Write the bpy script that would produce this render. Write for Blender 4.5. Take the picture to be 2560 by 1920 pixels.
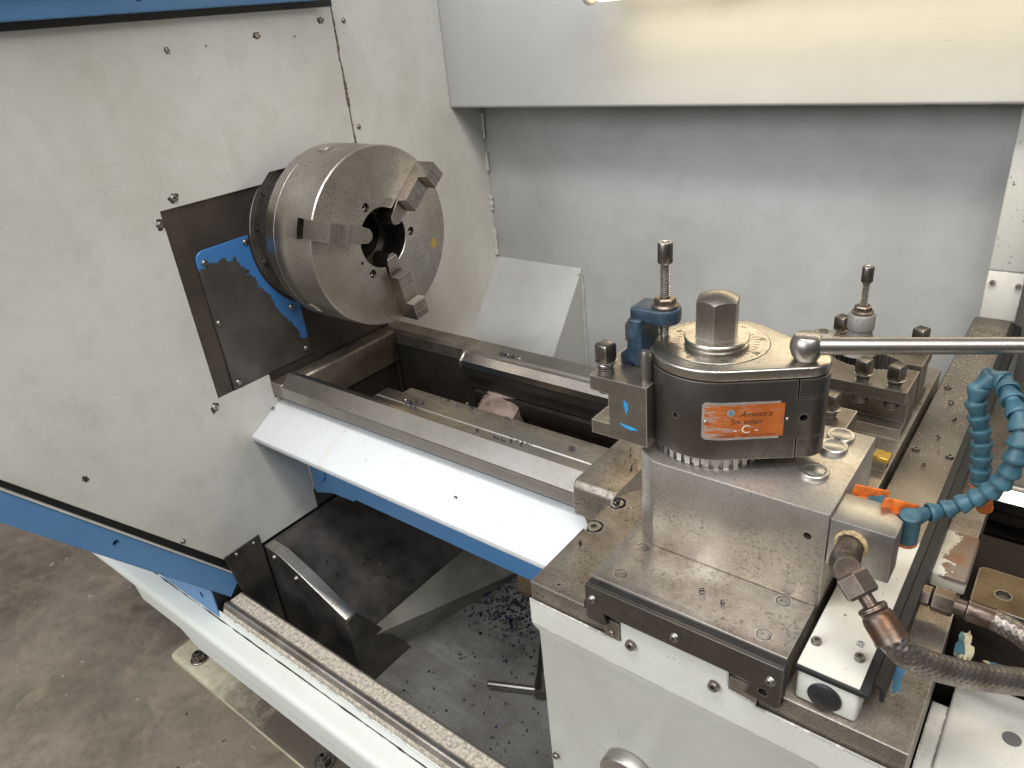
import bpy, bmesh, math, random
from mathutils import Vector, Matrix
random.seed(7)
K = 1.26                      # metres per drawing unit (chuck 315 mm)
# ------------------------------------------------------------------ camera, world, lamps, exposure
for o in list(bpy.data.objects): bpy.data.objects.remove(o)
SC = bpy.context.scene
COL = SC.collection
RC = Matrix(((0.7872245, 0.60971173, -0.09235367), (0.21414379, -0.41073152, -0.88625169), (-0.57829061, 0.67790208, -0.4539039)))
FPX = 1826.263
CP = Vector((0.77886486, -0.66984711, 0.26688028))
cam = bpy.data.cameras.new('camera'); camo = bpy.data.objects.new('camera', cam); COL.objects.link(camo)
cam.sensor_width = 36; cam.lens = FPX / 2560 * 36; cam.clip_start = .02; cam.clip_end = 60
M = Matrix.Identity(4)
for i in range(3):
    M[i][0] = RC[0][i]; M[i][1] = -RC[1][i]; M[i][2] = -RC[2][i]; M[i][3] = CP[i] * K
camo.matrix_world = M
SC.camera = camo
SC.render.resolution_x = 1024; SC.render.resolution_y = 768
W = bpy.data.worlds.new('World'); SC.world = W; W.use_nodes = True
W.node_tree.nodes['Background'].inputs[0].default_value = (.80, .85, .92, 1)
W.node_tree.nodes['Background'].inputs[1].default_value = .14
SC.view_settings.view_transform = 'Standard'; SC.view_settings.look = 'None'
SC.view_settings.exposure = .05; SC.view_settings.gamma = 1

def area(name, loc, target, sx, sy, power, col):
    l = bpy.data.lights.new(name, 'AREA'); l.shape = 'RECTANGLE'; l.size = sx * K; l.size_y = sy * K
    l.energy = power; l.color = col
    o = bpy.data.objects.new(name, l); COL.objects.link(o)
    o.location = Vector(loc) * K
    d = Vector(target) - Vector(loc)
    o.rotation_euler = d.to_track_quat('-Z', 'Y').to_euler()
    return o
area('ceiling_strip_light', (.45, -.85, 1.9), (.3, -.1, -.3), 1.8, .30, 52, (1, .985, .96))
area('doorway_light', (-.5, -2.7, 1.25), (.3, -.1, -.3), 2.6, 1.4, 112, (.93, .97, 1))
area('ceiling_strip_light', (1.7, -1.1, 1.7), (.4, -.1, -.2), 1.5, .45, 42, (1, .99, .97))

# ------------------------------------------------------------------ geometry helpers (all in drawing units)
def ray(u, v):
    return RC.transposed() @ Vector(((u - 1280) / FPX, (v - 960) / FPX, 1))
def atd(u, v, d): return CP + ray(u, v) * d
def B(): return bmesh.new()
def bevel(bm, w, seg=2, ang=.5):
    es = [e for e in bm.edges if len(e.link_faces) == 2 and e.calc_face_angle(0) > ang]
    if es: bmesh.ops.bevel(bm, geom=es, offset=w, offset_type='OFFSET', segments=seg, profile=.5, affect='EDGES', clamp_overlap=True)
    return bm
def prism(poly, axis, a0, a1, bv=0, seg=2):
    bm = B()
    f = {'x': lambda p, a: (a, p[0], p[1]), 'y': lambda p, a: (p[0], a, p[1]), 'z': lambda p, a: (p[0], p[1], a)}[axis]
    lo = [bm.verts.new(f(p, a0)) for p in poly]; hi = [bm.verts.new(f(p, a1)) for p in poly]
    n = len(poly)
    bm.faces.new(lo); bm.faces.new(hi)
    for i in range(n): bm.faces.new((lo[i], lo[(i + 1) % n], hi[(i + 1) % n], hi[i]))
    bmesh.ops.recalc_face_normals(bm, faces=bm.faces)
    if bv: bevel(bm, bv, seg)
    return bm
def box(x0, x1, y0, y1, z0, z1, bv=0, seg=2):
    return prism([(x0, y0), (x1, y0), (x1, y1), (x0, y1)], 'z', z0, z1, bv, seg)
def frame(d, up=None):
    d = Vector(d).normalized()
    u = Vector(up) if up else (Vector((0, 0, 1)) if abs(d.z) < .9 else Vector((1, 0, 0)))
    a = u.cross(d).normalized(); b = d.cross(a)
    return a, b, d
def lathe(prof, org, d, n=32, rot=0, closed=False):
    """prof [(r,h)] turned round the axis through org along d"""
    bm = B(); a, b, d = frame(d); org = Vector(org)
    rings = []
    for r, h in prof:
        if r < 1e-7: rings.append([bm.verts.new(org + d * h)])
        else: rings.append([bm.verts.new(org + d * h + (a * math.cos(rot + 2 * math.pi * k / n) + b * math.sin(rot + 2 * math.pi * k / n)) * r) for k in range(n)])
    pairs = list(zip(rings[:-1], rings[1:])) + ([(rings[-1], rings[0])] if closed else [])
    for r0, r1 in pairs:
        for k in range(n):
            if len(r0) == 1 and len(r1) == 1: continue
            if len(r0) == 1: bm.faces.new((r0[0], r1[k], r1[(k + 1) % n]))
            elif len(r1) == 1: bm.faces.new((r0[k], r0[(k + 1) % n], r1[0]))
            else: bm.faces.new((r0[k], r0[(k + 1) % n], r1[(k + 1) % n], r1[k]))
    if not closed:
        if len(rings[0]) > 1: bm.faces.new(rings[0])
        if len(rings[-1]) > 1: bm.faces.new(rings[-1])
    bmesh.ops.recalc_face_normals(bm, faces=bm.faces)
    return bm
def cyl(org, d, r, h, n=32, bv=0):
    if bv: return lathe([(r - bv, 0), (r, bv), (r, h - bv), (r - bv, h)], org, d, n)
    return lathe([(r, 0), (r, h)], org, d, n)
def spline(pts, n):
    P = [Vector(p) for p in pts]; out = []
    for i in range(len(P) - 1):
        p0 = P[max(i - 1, 0)]; p1 = P[i]; p2 = P[i + 1]; p3 = P[min(i + 2, len(P) - 1)]
        for k in range(n):
            t = k / n
            out.append(.5 * ((2 * p1) + (p2 - p0) * t + (2 * p0 - 5 * p1 + 4 * p2 - p3) * t * t + (3 * p1 - p0 - 3 * p2 + p3) * t ** 3))
    out.append(P[-1]); return out
def tube(path, r, n=12, cap=True, fn=None):
    bm = B(); rings = []; L = 0; prev = None
    a = None
    for i, p in enumerate(path):
        p = Vector(p)
        t = (Vector(path[min(i + 1, len(path) - 1)]) - Vector(path[max(i - 1, 0)])).normalized()
        if a is None: a, b, _ = frame(t)
        else:
            a = (a - t * a.dot(t)).normalized(); b = t.cross(a)
        if prev is not None: L += (p - prev).length
        prev = p
        rr = r[i] if isinstance(r, (list, tuple)) else r
        ring = []
        for k in range(n):
            th = 2 * math.pi * k / n
            q = rr * (fn(L, th) if fn else 1)
            ring.append(bm.verts.new(p + (a * math.cos(th) + b * math.sin(th)) * q))
        rings.append(ring)
    for r0, r1 in zip(rings[:-1], rings[1:]):
        for k in range(n): bm.faces.new((r0[k], r0[(k + 1) % n], r1[(k + 1) % n], r1[k]))
    if cap: bm.faces.new(rings[0]); bm.faces.new(rings[-1])
    bmesh.ops.recalc_face_normals(bm, faces=bm.faces)
    return bm
def join(*bms):
    out = bms[0]
    for b in bms[1:]:
        me = bpy.data.meshes.new('t'); b.to_mesh(me); out.from_mesh(me); bpy.data.meshes.remove(me); b.free()
    return out
def xf(bm, m): bmesh.ops.transform(bm, matrix=m, verts=bm.verts); return bm
def cut(bm, cutters):
    me = bpy.data.meshes.new('t'); bm.to_mesh(me); ob = bpy.data.objects.new('t', me); COL.objects.link(ob)
    tmp = [ob]
    for c in cutters:
        mc = bpy.data.meshes.new('c'); c.to_mesh(mc); oc = bpy.data.objects.new('c', mc); COL.objects.link(oc); tmp.append(oc)
        md = ob.modifiers.new('b', 'BOOLEAN'); md.operation = 'DIFFERENCE'; md.solver = 'EXACT'; md.object = oc
    dg = bpy.context.evaluated_depsgraph_get(); dg.update()
    res = bpy.data.meshes.new_from_object(ob.evaluated_get(dg))
    out = B(); out.from_mesh(res)
    for o in tmp:
        d = o.data; bpy.data.objects.remove(o); bpy.data.meshes.remove(d)
    bpy.data.meshes.remove(res); bm.free()
    return out
def arc(cx, cy, r, a0, a1, n):
    return [(cx + r * math.cos(math.radians(a0 + (a1 - a0) * i / n)), cy + r * math.sin(math.radians(a0 + (a1 - a0) * i / n))) for i in range(n + 1)]
def tomesh(bm, name, base=(0, 0, 0), sharp=38):
    base = Vector(base)
    for v in bm.verts: v.co = (v.co - base) * K
    for f in bm.faces: f.smooth = True
    me = bpy.data.meshes.new(name); bm.to_mesh(me); bm.free()
    me.set_sharp_from_angle(angle=math.radians(sharp))
    return me

# ------------------------------------------------------------------ scene objects
class Thing:
    def __init__(s, name, label, cat, base, rot=0, group=None, kind=None):
        s.base = Vector(base)
        e = bpy.data.objects.new(name, None); COL.objects.link(e); e.empty_display_size = .02
        e.location = s.base * K; e.rotation_euler = (0, 0, rot); s.e = e
        e['label'] = label
        if cat: e['category'] = cat
        if group: e['group'] = group
        if kind: e['kind'] = kind
    def part(s, name, bm, m, parent=None, label=None, local=False, sharp=38, kind=None):
        me = tomesh(bm, name, (0, 0, 0) if local else s.base, sharp)
        o = bpy.data.objects.new(name, me); COL.objects.link(o); o.parent = parent or s.e
        me.materials.append(m)
        if label: o['label'] = label
        if kind: o['kind'] = kind
        return o
    def inst(s, name, me, loc, rot=(0, 0, 0), parent=None, local=False):
        o = bpy.data.objects.new(name, me); COL.objects.link(o); o.parent = parent or s.e
        o.location = (Vector(loc) - (Vector() if local else s.base)) * K
        o.rotation_euler = rot
        return o
def single(name, bm, m, label, cat, base, group=None, kind=None, sharp=38):
    me = tomesh(bm, name, base, sharp); o = bpy.data.objects.new(name, me); COL.objects.link(o)
    o.location = Vector(base) * K; me.materials.append(m)
    if label: o['label'] = label
    if cat: o['category'] = cat
    if group: o['group'] = group
    if kind: o['kind'] = kind
    return o
FX = (0, math.pi / 2, 0)            # local z -> +x
FY = (math.pi / 2, 0, 0)            # local z -> -y
# ------------------------------------------------------------------ materials
class N:
    def __init__(s, name):
        s.m = bpy.data.materials.new(name); s.m.use_nodes = True
        s.t = s.m.node_tree; s.b = s.t.nodes['Principled BSDF']
        s.co = s.t.nodes.new('ShaderNodeTexCoord').outputs['Object']
    def link(s, a, b): s.t.links.new(a, b)
    def scale(s, sc, co=None):
        n = s.t.nodes.new('ShaderNodeMapping'); n.inputs['Scale'].default_value = sc; s.link(co or s.co, n.inputs[0]); return n.outputs[0]
    def noise(s, sc, det=3, rough=.55, co=None, dist=0):
        n = s.t.nodes.new('ShaderNodeTexNoise'); n.inputs['Scale'].default_value = sc; n.inputs['Detail'].default_value = det
        n.inputs['Roughness'].default_value = rough; n.inputs['Distortion'].default_value = dist
        s.link(co or s.co, n.inputs['Vector']); return n.outputs['Fac']
    def vor(s, sc, co=None, feat='F1'):
        n = s.t.nodes.new('ShaderNodeTexVoronoi'); n.inputs['Scale'].default_value = sc; n.feature = feat
        s.link(co or s.co, n.inputs['Vector']); return n.outputs['Distance']
    def ramp(s, f, a, b, inv=False):
        n = s.t.nodes.new('ShaderNodeMapRange'); n.inputs[1].default_value = a; n.inputs[2].default_value = b
        n.inputs[3].default_value = 1 if inv else 0; n.inputs[4].default_value = 0 if inv else 1
        s.link(f, n.inputs[0]); return n.outputs[0]
    def math(s, op, a, b):
        n = s.t.nodes.new('ShaderNodeMath'); n.operation = op
        for i, x in enumerate((a, b)):
            if isinstance(x, (int, float)): n.inputs[i].default_value = x
            else: s.link(x, n.inputs[i])
        n.use_clamp = op in ('MULTIPLY', 'ADD', 'MAXIMUM') and False
        return n.outputs[0]
    def mix(s, f, a, b):
        n = s.t.nodes.new('ShaderNodeMix'); n.data_type = 'RGBA'
        if isinstance(f, (int, float)): n.inputs[0].default_value = f
        else: s.link(f, n.inputs[0])
        for i, x in ((6, a), (7, b)):
            if isinstance(x, tuple): n.inputs[i].default_value = (*x, 1)
            else: s.link(x, n.inputs[i])
        return n.outputs[2]
    def mixf(s, f, a, b):
        n = s.t.nodes.new('ShaderNodeMix'); n.data_type = 'FLOAT'; s.link(f, n.inputs[0])
        for i, x in ((2, a), (3, b)):
            if isinstance(x, (int, float)): n.inputs[i].default_value = x
            else: s.link(x, n.inputs[i])
        return n.outputs[0]
    def bump(s, h, strength, dist=.001, prev=None):
        n = s.t.nodes.new('ShaderNodeBump'); n.inputs['Strength'].default_value = strength; n.inputs['Distance'].default_value = dist
        s.link(h, n.inputs['Height'])
        if prev: s.link(prev, n.inputs['Normal'])
        return n.outputs[0]
    def axis(s, i):
        n = s.t.nodes.new('ShaderNodeSeparateXYZ'); s.link(s.co, n.inputs[0]); return n.outputs[i]
    def edge(s, rad):
        """worn edges: difference between bevelled and true normal"""
        bv = s.t.nodes.new('ShaderNodeBevel'); bv.samples = 4; bv.inputs['Radius'].default_value = rad
        g = s.t.nodes.new('ShaderNodeNewGeometry')
        d = s.t.nodes.new('ShaderNodeVectorMath'); d.operation = 'DOT_PRODUCT'
        s.link(bv.outputs[0], d.inputs[0]); s.link(g.outputs['Normal'], d.inputs[1]); return d.outputs['Value']
    def out(s, col=None, rough=None, metal=None, nrm=None, **kw):
        for nm, x in (('Base Color', col), ('Roughness', rough), ('Metallic', metal)):
            if x is None: continue
            if isinstance(x, tuple): s.b.inputs[nm].default_value = (*x, 1)
            elif isinstance(x, (int, float)): s.b.inputs[nm].default_value = x
            else: s.link(x, s.b.inputs[nm])
        if nrm: s.link(nrm, s.b.inputs['Normal'])
        for k, v in kw.items(): s.b.inputs[k].default_value = v
        return s.m

def paint(name, base, dirt=(.30, .25, .18), speck=.5, stain=.35, rough=.42, chip=0, chipscale=38, chipcol=(.10, .095, .09), edgewear=0, fine=700, blot=3.0):
    n = N(name)
    lo = n.noise(blot, 4, .6)
    c = n.mix(n.math('MULTIPLY', n.ramp(lo, .42, .72), stain), base, dirt)
    mid = n.noise(22, 5, .7)
    c = n.mix(n.math('MULTIPLY', n.ramp(mid, .5, .8), stain * .45), c, tuple(x * .8 for x in dirt))
    if speck:
        sp = n.ramp(n.noise(fine * 1.5, 3, .65), .56, .70)
        where = n.ramp(n.noise(5, 3), .3, .7)
        c = n.mix(n.math('MULTIPLY', n.math('MULTIPLY', sp, where), speck), c, tuple(x * .35 for x in base))
        sp2 = n.math('MULTIPLY', n.ramp(n.noise(125, 4, .65), .675, .71), n.ramp(n.noise(9, 3), .50, .60))
        c = n.mix(n.math('MULTIPLY', sp2, speck * .9), c, (.13, .115, .095))
    sc_ = n.ramp(n.noise(1, 2, .5, n.scale((14, 14, 210)), 1.2), .76, .775)
    c = n.mix(n.math('MULTIPLY', n.math('MULTIPLY', sc_, n.ramp(n.noise(7, 2), .52, .6)), .5), c, (.16, .15, .14))
    r = n.mixf(mid, rough - .08, rough + .14)
    if chip or edgewear:
        m = n.ramp(n.noise(chipscale, 5, .65), .74 - chip * .1, .755 - chip * .1)
        if edgewear:
            e = n.ramp(n.edge(.004), .97, .80)
            en = n.ramp(n.noise(90, 4, .7), .62 - edgewear * .2, .66 - edgewear * .2)
            m = n.math('MAXIMUM', m, n.math('MULTIPLY', e, en)) if chip else n.math('MULTIPLY', e, en)
        c = n.mix(m, c, chipcol)
    nb = n.bump(n.noise(420, 2), .06, .0006)
    return n.out(c, r, 0, nb)

def steel(name, base, dark, rough=.38, pit=.4, blot=12, fine=260, metal=1.0, brush=None, edge=0, edgecol=(.75, .72, .68), rust=0, aniso=0, grain=.35):
    n = N(name)
    f = n.noise(blot, 5, .65)
    c = n.mix(n.ramp(f, .36, .68), base, dark)
    g = n.ramp(n.noise(fine * 2.2, 3, .7), .40, .66)
    c = n.mix(n.math('MULTIPLY', g, grain), c, tuple(x * .45 for x in dark))
    p = n.ramp(n.noise(fine * .8, 6, .8), .52, .63)
    pw = n.ramp(n.noise(blot * 1.5, 5, .7), .40, .58)
    pm = n.math('MULTIPLY', n.math('MULTIPLY', p, pw), pit)
    c = n.mix(pm, c, tuple(x * .25 for x in dark))
    if rust:
        rm = n.ramp(n.noise(16, 6, .7), .62 - rust * .15, .74 - rust * .15)
        c = n.mix(rm, c, (.16, .075, .035))
    r = n.mixf(f, rough - .06, rough + .12)
    r = n.math('ADD', r, n.math('MULTIPLY', pm, .3))
    if edge:
        e = n.math('MULTIPLY', n.ramp(n.edge(.0022), .985, .86), edge)
        c = n.mix(e, c, edgecol)
    if brush:
        nb = n.bump(n.noise(1, 3, .6, n.scale(brush)), .10, .0005)
        nb = n.bump(n.noise(fine, 2), .06, .0004, nb)
    else:
        nb = n.bump(n.noise(fine, 3), .12, .0005)
    m = n.out(c, r, metal, nb)
    if aniso:
        tg = n.t.nodes.new('ShaderNodeTangent'); tg.direction_type = 'RADIAL'; tg.axis = 'X'
        n.link(tg.outputs[0], n.b.inputs['Tangent']); n.b.inputs['Anisotropic'].default_value = aniso
    return m

def plain(name, col, rough=.5, metal=0, nz=.1, sc=40, bump=.1, **kw):
    n = N(name); f = n.noise(sc, 4, .6)
    c = n.mix(n.ramp(f, .3, .7), tuple(x * (1 - nz * 2) for x in col), tuple(min(1, x * (1 + nz)) for x in col))
    return n.out(c, n.mixf(f, rough - .08, rough + .1), metal, n.bump(n.noise(sc * 8, 2), bump, .0005), **kw)

MT = {}
MT['cream'] = paint('cream_machine_paint', (.63, .625, .59), dirt=(.37, .325, .25), speck=.95, stain=.55, fine=330, blot=2.6)
MT['cool_lit_cream'] = paint('cool_lit_cream_guard_paint', (.445, .45, .445), dirt=(.25, .24, .21), speck=.5, stain=.5, fine=330, edgewear=0)  # the machine's cream paint, with cool dim light put into the colour
MT['hood'] = paint('pale_hood_paint', (.40, .40, .385), dirt=(.25, .235, .19), speck=.3, stain=.22, edgewear=1.6)
MT['white'] = None
MT['cover'] = paint('cream_cover_paint', (.66, .65, .59), fine=330, speck=.8, stain=.30, chip=.25, edgewear=1.0)
MT['chipped'] = paint('chipped_cream_paint', (.58, .57, .52), speck=.7, stain=.4, chip=1.15, chipscale=110, edgewear=2.2)
MT['sill'] = paint('pale_sill_paint', (.66, .67, .62), dirt=(.40, .37, .26), speck=.15, stain=.2, edgewear=.5)
MT['foot'] = None
MT['chuck'] = steel('chuck_ground_steel', (.66, .62, .57), (.44, .395, .34), .31, pit=.85, grain=.45, blot=9, fine=300, aniso=.55, edge=.3)
MT['jaw'] = steel('jaw_steel', (.44, .40, .36), (.29, .255, .22), .27, pit=.25, blot=30, brush=(900, 60, 60), edge=.8)
MT['block'] = steel('block_ground_steel', (.70, .665, .62), (.47, .42, .36), .40, pit=.8, blot=13, fine=330, edge=.8, brush=(60, 60, 900))
MT['saddle'] = steel('oily_saddle_steel', (.42, .37, .315), (.19, .155, .12), .42, pit=.8, grain=.5, blot=18, fine=300, metal=.85, edge=.8)
MT['slide'] = steel('worn_slide_steel', (.58, .525, .465), (.27, .225, .18), .38, pit=.75, grain=.45, blot=17, fine=300, metal=.9, edge=.9, brush=(40, 700, 40))
MT['post'] = steel('toolpost_oxide_steel', (.165, .15, .135), (.10, .085, .07), .36, pit=.3, blot=14, fine=300, metal=.9, edge=.35)
MT['posttop'] = steel('toolpost_top_steel', (.56, .525, .475), (.38, .34, .295), .30, pit=.5, blot=14, fine=420, edge=.2)
MT['holder'] = steel('tool_holder_steel', (.34, .305, .265), (.19, .163, .132), .38, pit=.45, blot=18, fine=330, metal=.9, edge=.9)
MT['bolt'] = steel('bolt_steel', (.27, .245, .215), (.15, .13, .11), .33, pit=.2, blot=60, edge=.9)
MT['screw'] = steel('bright_screw_steel', (.36, .34, .31), (.20, .18, .155), .32, pit=.2, blot=60, edge=.6)
MT['nut'] = steel('worn_nut_steel', (.50, .46, .42), (.30, .25, .205), .33, pit=.5, blot=25, fine=400, rust=.25, edge=.8)
MT['lever'] = steel('lever_steel', (.46, .435, .41), (.34, .31, .285), .33, pit=.2, blot=25, fine=700)
MT['way'] = steel('bed_way_steel', (.56, .53, .49), (.36, .33, .295), .30, pit=.35, blot=8, fine=260, brush=(3, 500, 500), edge=.5)
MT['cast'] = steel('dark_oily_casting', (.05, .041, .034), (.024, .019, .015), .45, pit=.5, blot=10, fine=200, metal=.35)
MT['rib'] = plain('brown_cast_rib', (.34, .255, .21), .5, .15, .3, 30, .5)
MT['headcast'] = steel('headstock_face_steel', (.125, .105, .088), (.07, .057, .047), .42, pit=.4, blot=9, metal=.55)
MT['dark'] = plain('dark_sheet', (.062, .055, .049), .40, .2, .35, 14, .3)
MT['black'] = plain('black_rubber_and_shade', (.012, .012, .013), .5, 0, .2, 60, .3)  # rubber parts, and black sheets standing in for shade in gaps
MT['blackpl'] = plain('black_plastic', (.018, .018, .019), .38, 0, .2, 60, .25)
MT['chrome'] = steel('dull_aluminium', (.55, .53, .50), (.42, .40, .37), .36, pit=.3, blot=30, fine=400, edge=.4)
MT['rusty'] = steel('rusty_fitting_steel', (.21, .165, .135), (.10, .07, .055), .36, pit=.4, blot=30, rust=.5, metal=.85, edge=.6, edgecol=(.5, .42, .36))
MT['brass'] = plain('brass_plug', (.60, .43, .17), .38, .75, .15, 60)
MT['seal'] = plain('brown_sealant', (.17, .135, .085), .75, 0, .45, 260, .9)
MT['hemp'] = plain('thread_sealant', (.50, .37, .19), .85, 0, .3, 300, .8)
MT['loc'] = plain('blue_hose_plastic', (.044, .120, .158), .46, 0, .22, 60, .12)
MT['orange'] = plain('orange_plastic', (.62, .145, .022), .45, 0, .25, 120, .4)
MT['bracket'] = plain('blue_bracket_enamel', (.026, .050, .078), .40, 0, .3, 90, .5)
MT['greycast'] = steel('grey_bracket_casting', (.34, .33, .30), (.20, .185, .16), .5, pit=.8, blot=20, metal=.4)
MT['braid'] = steel('steel_braid', (.34, .30, .265), (.17, .14, .12), .36, pit=.2, blot=40, metal=.9)
MT['black_text'] = plain('black_print', (.02, .015, .012), .55)
MT['silver'] = plain('plate_aluminium', (.62, .60, .57), .38, .8, .12, 120)
MT['pale_print'] = plain('pale_print', (.66, .63, .58), .5)
MT['engrave'] = plain('engraved_mark', (.05, .042, .035), .6)
MT['insert'] = plain('gold_insert', (.66, .44, .10), .32, .85, .15, 200)
MT['rustplate'] = steel('oiled_plate_steel', (.155, .115, .065), (.085, .058, .032), .40, pit=.3, blot=16, metal=.7, edge=.5)

def m_white():
    n = N('white_apron_paint')
    st = n.noise(1, 4, .6, n.scale((26, 3, 3)))
    c = n.mix(n.math('MULTIPLY', n.ramp(st, .56, .74), .30), (.69, .705, .715), (.56, .48, .33))
    d = n.ramp(n.noise(160, 2, .5), .735, .75)
    c = n.mix(n.math('MULTIPLY', d, .8), c, (.20, .15, .09))
    return n.out(c, n.mixf(st, .22, .34), 0, n.bump(n.noise(180, 2), .03, .0005))
MT['white'] = m_white()
def m_blue(name, chip):
    n = N(name)
    f = n.noise(8, 4)
    c = n.mix(n.ramp(f, .3, .7), (.082, .21, .42), (.10, .25, .48))
    m = n.ramp(n.noise(60, 5, .7), .72, .74)
    e = n.math('MULTIPLY', n.ramp(n.edge(.005), .97, .80), n.ramp(n.noise(110, 4, .7), .50, .54))
    c = n.mix(n.math('MULTIPLY', n.math('MAXIMUM', m, e), chip), c, (.05, .055, .065))
    return n.out(c, n.mixf(f, .30, .42), 0, n.bump(n.noise(300, 2), .05, .0005))
MT['blue'] = m_blue('blue_machine_paint', .9)
def m_wornplate():
    """blue paint left only along the upper right border; the rest is rubbed to grey steel"""
    n = N('worn_blue_plate')
    y = n.axis(1); z = n.axis(2)
    ny = n.math('SUBTRACT', n.noise(34, 6, .7), .5)
    d1 = n.math('SUBTRACT', z, .233)
    d2 = n.math('MULTIPLY', n.math('SUBTRACT', n.math('ADD', z, n.math('MULTIPLY', y, 2.0)), .289), .447)
    d = n.math('ADD', n.math('MAXIMUM', d1, d2), n.math('MULTIPLY', ny, .05))
    m = n.ramp(d, -.0005, .0012)
    m = n.math('MULTIPLY', m, n.ramp(n.math('ADD', z, n.math('MULTIPLY', ny, .05)), .040, .042))
    sp = n.ramp(n.noise(140, 3), .70, .72)
    m = n.math('MULTIPLY', m, n.math('SUBTRACT', 1, sp))
    f = n.noise(12, 5, .65)
    st = n.mix(n.ramp(f, .35, .7), (.135, .125, .115), (.075, .066, .058))
    c = n.mix(m, st, (.055, .205, .50))
    return n.out(c, n.mixf(m, .42, .36), n.mixf(m, .5, 0), n.bump(m, .35, .0006))
MT['wornblue'] = m_wornplate()
def m_nameplate():
    n = N('orange_nameplate_print')
    x = n.axis(0)
    sc = n.noise(1, 5, .7, n.scale((60, 60, 420)), .3)
    left = n.ramp(x, .015, .060, True)
    m = n.math('MULTIPLY', n.ramp(n.math('ADD', sc, n.math('MULTIPLY', left, .15)), .62, .70), .75)
    c = n.mix(n.ramp(n.noise(60, 3), .3, .7), (.47, .125, .022), (.36, .085, .014))
    c = n.mix(m, c, (.58, .53, .49))
    return n.out(c, .38, n.mixf(m, .1, .7))
MT['nameplate'] = m_nameplate()
def m_floor():
    n = N('stained_concrete')
    a = n.noise(2.2, 6, .65); b = n.noise(9, 5, .6, None, .6)
    c = n.mix(n.ramp(a, .40, .60), (.29, .24, .185), (.145, .115, .086))
    c = n.mix(n.math('MULTIPLY', n.ramp(b, .5, .75), .6), c, (.42, .34, .24))
    c = n.mix(n.math('MULTIPLY', n.ramp(n.noise(240, 3), .6, .72), .4), c, (.07, .06, .05))
    c = n.mix(n.math('MULTIPLY', n.ramp(n.noise(34, 7, .8), .47, .62), .28), c, (.10, .078, .058))
    c = n.mix(n.math('MULTIPLY', n.ramp(n.noise(1, 4, .7, n.scale((9, 60, 9)), .8), .66, .72), .35), c, (.46, .40, .32))
    s = n.ramp(n.noise(26, 3, .5), .70, .72)
    c = n.mix(n.math('MULTIPLY', s, .6), c, (.48, .43, .36))
    return n.out(c, n.mixf(b, .42, .62), 0, n.bump(n.noise(60, 5), .25, .002))
MT['floor'] = m_floor()
def m_foot():
    n = N('oily_cream_foot_paint'); x = n.axis(0)
    w = n.math('ADD', x, n.math('MULTIPLY', n.math('SUBTRACT', n.noise(7, 6, .7), .5), .55))
    c = n.mix(n.ramp(n.noise(16, 5, .7), .42, .75), (.72, .65, .48), (.50, .41, .27))
    c = n.mix(n.math('MULTIPLY', n.math('MULTIPLY', n.ramp(w, -.42, -.24), .93), n.ramp(n.axis(2), .0195, .0215)), c, (.085, .062, .047))
    c = n.mix(n.math('MULTIPLY', n.ramp(n.noise(150, 3), .66, .7), .8), c, (.06, .05, .04))
    return n.out(c, .5, 0, n.bump(n.noise(120, 4), .3, .001))
MT['foot'] = m_foot()
def m_tray():
    n = N('grey_tray_paint')
    a = n.noise(6, 6, .65); b = n.noise(1, 4, .6, n.scale((5, 40, 5)))
    c = n.mix(n.ramp(a, .35, .68), (.25, .245, .23), (.12, .108, .095))
    c = n.mix(n.math('MULTIPLY', n.ramp(b, .5, .8), .5), c, (.33, .335, .325))
    c = n.mix(n.math('MULTIPLY', n.ramp(n.noise(300, 2), .6, .7), .6), c, (.02, .02, .022))
    return n.out(c, n.mixf(a, .3, .5), .1, n.bump(n.noise(160, 3), .12, .0006))
MT['tray'] = m_tray()
def m_rail():
    n = N('rail_worn_cream')
    y = n.axis(1)
    f = n.ramp(n.noise(170, 7, .82), .40, .56)
    big = n.ramp(n.noise(14, 3), .3, .55)
    c = n.mix(f, (.25, .22, .19), (.60, .53, .42))
    return n.out(c, .55, 0, n.bump(f, .4, .0006))
MT['railcream'] = m_rail()
def m_duct():
    """cream lid at the front, worn bare and oily towards the back"""
    n = N('duct_lid_worn')
    y = n.axis(1)
    w = n.math('ADD', y, n.math('MULTIPLY', n.math('SUBTRACT', n.noise(30, 6, .7), .5), .10))
    m = n.ramp(w, .207, .213)
    f = n.noise(14, 5, .6)
    cr = n.mix(n.ramp(n.noise(9, 4), .45, .75), (.66, .64, .57), (.50, .45, .36))
    cr = n.mix(n.math('MULTIPLY', n.ramp(n.noise(130, 3), .69, .72), .8), cr, (.12, .10, .085))
    st = n.mix(n.ramp(f, .35, .7), (.235, .205, .17), (.15, .125, .10))
    st = n.mix(n.math('MULTIPLY', n.ramp(n.noise(300, 2), .6, .7), .35), st, (.07, .06, .05))
    c = n.mix(m, cr, st)
    return n.out(c, n.mixf(m, .42, .38), n.mixf(m, 0, .6), n.bump(n.noise(240, 3), .1, .0005))
MT['duct'] = m_duct()
def m_rustbox():
    n = N('cream_paint_rusted_through')
    x = n.axis(0)
    w = n.math('ADD', n.math('MULTIPLY', x, 18), n.noise(40, 6, .72))
    m = n.ramp(w, .70, .74)
    m = n.math('MULTIPLY', m, n.ramp(n.axis(2), .012, .016))
    st = n.mix(n.ramp(n.noise(45, 5, .7), .4, .65), (.20, .165, .14), (.22, .10, .05))
    cr = n.mix(n.ramp(n.noise(14, 4), .45, .75), (.62, .60, .50), (.46, .40, .28))
    cr = n.mix(n.math('MULTIPLY', n.ramp(n.noise(160, 3), .66, .7), .8), cr, (.16, .10, .06))
    return n.out(n.mix(m, cr, st), .5, n.mixf(m, 0, .4), n.bump(m, .3, .0006))
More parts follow.
